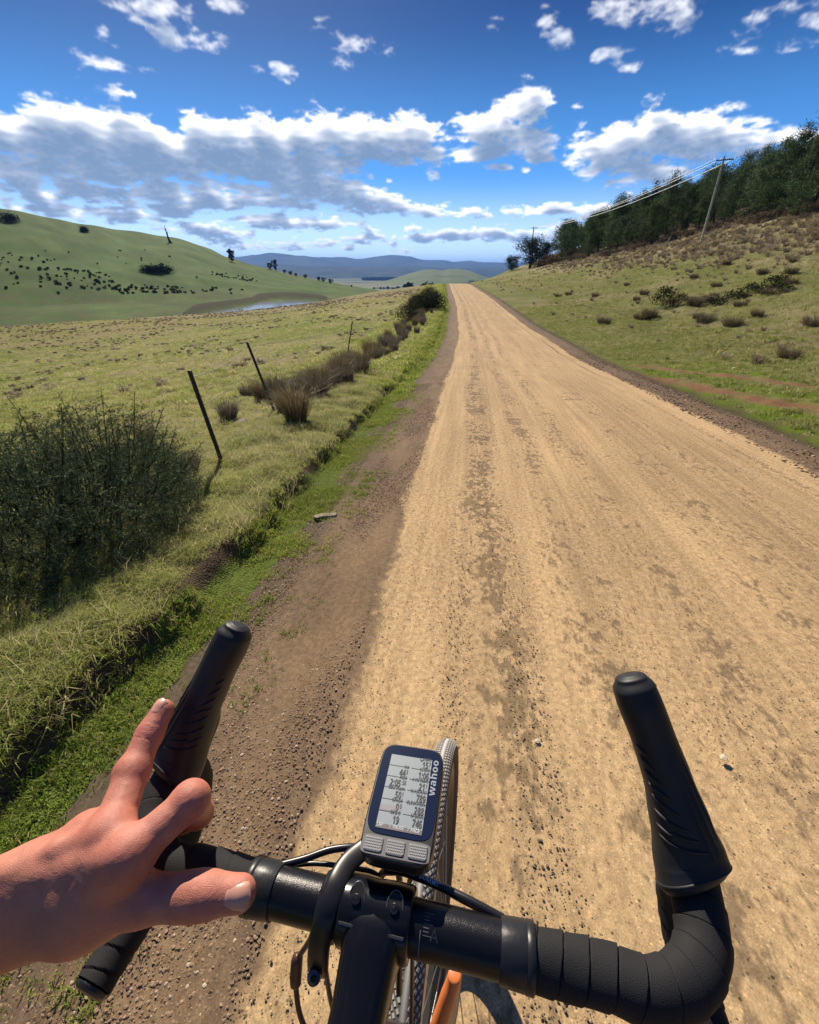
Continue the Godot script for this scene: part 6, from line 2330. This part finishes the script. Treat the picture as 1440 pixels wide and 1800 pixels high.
func skin_color(p: Vector3) -> Color:
	var base := Vector3(0.44, 0.178, 0.122)
	var n := n_fbm.get_noise_3dv(p * 60.0)
	var n2 := n_fbm.get_noise_3dv(p * 240.0)
	var c := base * (1.0 + 0.20 * n + 0.12 * n2)
	var red := 0.0
	for f in ["index", "middle", "ring", "thumb"]:
		for i in [0, 1, 2]:
			red = maxf(red, exp(-p.distance_squared_to(joint(f, i)) / 0.00032) * (0.9 if i == 0 else 0.7))
		red = maxf(red, 0.65 * exp(-p.distance_squared_to(joint(f, 3)) / 0.00020))
	c = c.lerp(Vector3(0.43, 0.085, 0.060), red * 0.6)
	# browner skin up the forearm
	c = c.lerp(Vector3(0.37, 0.165, 0.09), smoothstep(0.02, 0.11, p.z) * 0.7)
	return Color(c.x, c.y, c.z)

func build_rider() -> void:
	var person := thing("person", "rider's bare left forearm and hand gripping the bar, thumb on the tape", "person")
	person.transform = Transform3D(bike_basis(), BIKE_AT)
	var wrist_a := Vector3(-0.2370, 0.0330, 0.0370)
	var wrist_b := Vector3(-0.2310, 0.0120, 0.0460)
	var elbow_a := Vector3(-0.4330, 0.0200, 0.1850)
	var elbow_b := Vector3(-0.4300, -0.0240, 0.1950)
	field_start(Vector3(-0.485, -0.098, -0.098), Vector3(-0.068, 0.092, 0.240), 0.00145)
	# forearm, wrist
	field_bone(wrist_a, 0.0225, elbow_a, 0.039, 0.02)
	field_bone(wrist_b, 0.0200, elbow_b, 0.037, 0.02)
	# palm: bones from the wrist to each knuckle
	for q in [["index", 0.0165, 0.0135], ["middle", 0.0175, 0.0135], ["ring", 0.0165, 0.0130], ["little", 0.0160, 0.0125]]:
		field_bone(wrist_a.lerp(wrist_b, {"index": 0.35, "middle": 0.1, "ring": 0.3, "little": 0.7}[q[0]]), q[1], joint(q[0], 0), q[2], 0.016)
	field_bone(wrist_b, 0.0190, joint("thumb", 0), 0.0170, 0.018)
	field_bone(joint("thumb", 0), 0.0160, joint("index", 0) + Vector3(-0.006, -0.012, 0.006), 0.0130, 0.020)
	field_bone(Vector3(-0.186, 0.026, 0.036), 0.018, Vector3(-0.205, 0.030, 0.026), 0.020, 0.02)
	for f in FINGERS:
		for i in 3:
			var a: Array = FINGERS[f][i]
			var b: Array = FINGERS[f][i + 1]
			field_bone(joint(f, i), a[3], joint(f, i + 1), b[3], 0.0055 if i > 0 else 0.008)
		if f != "thumb":
			# knuckle fullness at the middle joint and at the hand
			field_bone(joint(f, 1) + Vector3(0, 0.0012, 0), FINGERS[f][1][3] * 1.06, joint(f, 1) + Vector3(0, 0.0016, 0), FINGERS[f][1][3] * 1.06, 0.004)
			field_bone(joint(f, 0) + Vector3(0, 0.002, 0), 0.0130, joint(f, 0) + Vector3(0, 0.0022, 0), 0.0130, 0.008)
	field_bone(joint("thumb", 2) + Vector3(-0.010, -0.0004, 0.003), 0.0124, joint("thumb", 2) + Vector3(0.006, 0, -0.001), 0.0121, 0.006)
	# tendons over the back of the hand
	for f in ["index", "middle", "ring"]:
		var k := joint(f, 0)
		field_bone(wrist_a.lerp(k, 0.35) + Vector3(0, 0.0125, 0), 0.0030, k + Vector3(0, 0.0095, 0.004), 0.0032, 0.007)
	field_bone(Vector3(-0.195, 0.039, 0.041), 0.003, Vector3(-0.150, 0.0405, 0.0275), 0.0035, 0.007)
	for q in [[Vector3(-0.236, 0.0545, 0.0360), Vector3(-0.214, 0.0620, 0.0260), Vector3(-0.198, 0.0640, 0.0160)], [Vector3(-0.222, 0.0530, 0.0400), Vector3(-0.196, 0.0590, 0.0320), Vector3(-0.176, 0.0640, 0.0240)], [Vector3(-0.262, 0.0560, 0.0540), Vector3(-0.240, 0.0550, 0.0420), Vector3(-0.214, 0.0560, 0.0360)]]:
		for i in 2:
			field_bone(q[i] - Vector3(0, 0.0022, 0), 0.0020, q[i + 1] - Vector3(0, 0.0022, 0), 0.0018, 0.009)
	var b := MB.new()
	field_mesh(b, skin_color)
	f_d.resize(0)
	b.outward()
	crease(b)
	var skin := vcol(0.52, 0.4)
	skin.subsurf_scatter_enabled = true
	skin.subsurf_scatter_strength = 0.05
	skin.heightmap_enabled = true
	skin.heightmap_texture = noise_tex(1024, 0.10, 0.0, 1.0, 3, 77)
	skin.heightmap_scale = 0.032
	skin.uv1_triplanar = true
	skin.uv1_scale = Vector3.ONE * 11.0
	obj("body", b.commit(true, true), skin, person)
	# nails
	nail(person, joint("thumb", 2), joint("thumb", 3), Vector3(0.05, 0.83, 0.55), 0.0110, 0.0076, 0.0084)
	nail(person, joint("middle", 2), joint("middle", 3), Vector3(-0.15, 0.80, 0.58), 0.0089, 0.0058, 0.0068)
	# hairs on the wrist and forearm
	var hm := MB.new()
	for i in 900:
		var t := rr(-0.25, 0.75)
		var c0 := wrist_a.lerp(elbow_a, t).lerp(wrist_b.lerp(elbow_b, t), rng.randf())
		var rad := lerpf(0.0222, 0.0385, maxf(t, 0.0)) if t > 0.0 else 0.016
		var ax := (elbow_a - wrist_a).normalized()
		var dir := Vector3(rr(-1, 1), rr(0.0, 1), rr(-1, 1))
		dir = (dir - ax * dir.dot(ax)).normalized()
		var p := c0 + dir * (rad - 0.001)
		var flow := (dir * 0.55 + Vector3(rr(-0.6, 0.9), rr(-0.5, 0.3), rr(-0.6, 0.6))).normalized()
		var w := flow.cross(dir).normalized() * 0.00011
		var l := rr(0.004, 0.010)
		hm.tri(p - w, p + w, p + flow * l + dir * 0.001)
	var hair := obj("arm_hair", hm.commit(false), std(Color(0.16, 0.085, 0.045), 0.5), person)
	hair.set_meta("kind", "stuff")

# fine folds across the backs of the joints, pressed into the skin
func crease(b: MB) -> void:
	var nrm := b.smooth_normals()
	var folds := []
	for f in ["thumb", "index", "middle"]:
		for i in [1, 2]:
			var dir := (joint(f, i + 1) - joint(f, i - 1)).normalized()
			for k in [-0.0064, -0.0034, -0.0008, 0.0022, 0.0052]:
				folds.append([joint(f, i) + dir * k, dir, 0.014])
	var thw := (Vector3(-0.17, 0.035, 0.030) - Vector3(-0.15, 0.050, 0.010)).normalized()
	for k in [-0.004, 0.0, 0.005]:
		folds.append([Vector3(-0.168, 0.044, 0.022) + thw * k, thw, 0.012])
	for v in b.v.size():
		var p := b.v[v]
		var push := 0.0
		for q in folds:
			var r: Vector3 = p - q[0]
			var along := r.dot(q[1])
			if absf(along) > 0.004:
				continue
			var off := r.length()
			if off < q[2]:
				push += exp(-pow((along + 0.0009 * n_one.get_noise_3dv(p * 160.0)) / 0.00085, 2.0)) * (1.0 - off / q[2]) * 0.0019
		push += 0.00010 * n_one.get_noise_3dv(p * 190.0)
		b.v[v] = p - nrm[v] * push

func nail(person: Node3D, a: Vector3, t: Vector3, up: Vector3, r: float, half_w: float, half_l: float) -> void:
	var dir := (t - a).normalized()
	up = (up - dir * up.dot(dir)).normalized()
	var side := dir.cross(up)
	var mid := t + dir * r * 0.12
	var b := MB.new()
	var n := 12
	for i in n + 1:
		var f := i / float(n)
		var l := (f * 2.0 - 1.0) * half_l
		for k in n + 1:
			var g := k / float(n) * 2.0 - 1.0
			var shape := pow(clampf(1.0 - pow(absf(f * 2.0 - 1.0), 5.0), 0.0, 1.0), 0.4)
			var x := g * half_w * (0.86 + 0.14 * shape) * (shape if f < 0.2 or f > 0.86 else 1.0)
			var drop := x * x / (2.0 * r) * 1.35 + maxf(0.0, l) * maxf(0.0, l) / (2.0 * r) * 0.9
			b.vert(mid + dir * l + side * x + up * (r + 0.00045 - drop - (0.0008 if absf(g) > 0.95 or i == 0 else 0.0)))
	for i in n:
		for k in n:
			var p := i * (n + 1) + k
			b.idx.append_array([p, p + n + 1, p + 1, p + 1, p + n + 1, p + n + 2])
	var m := std(Color(0.52, 0.26, 0.19), 0.36, 0.0, 0.5)
	obj("fingernail", b.commit(), m, person)
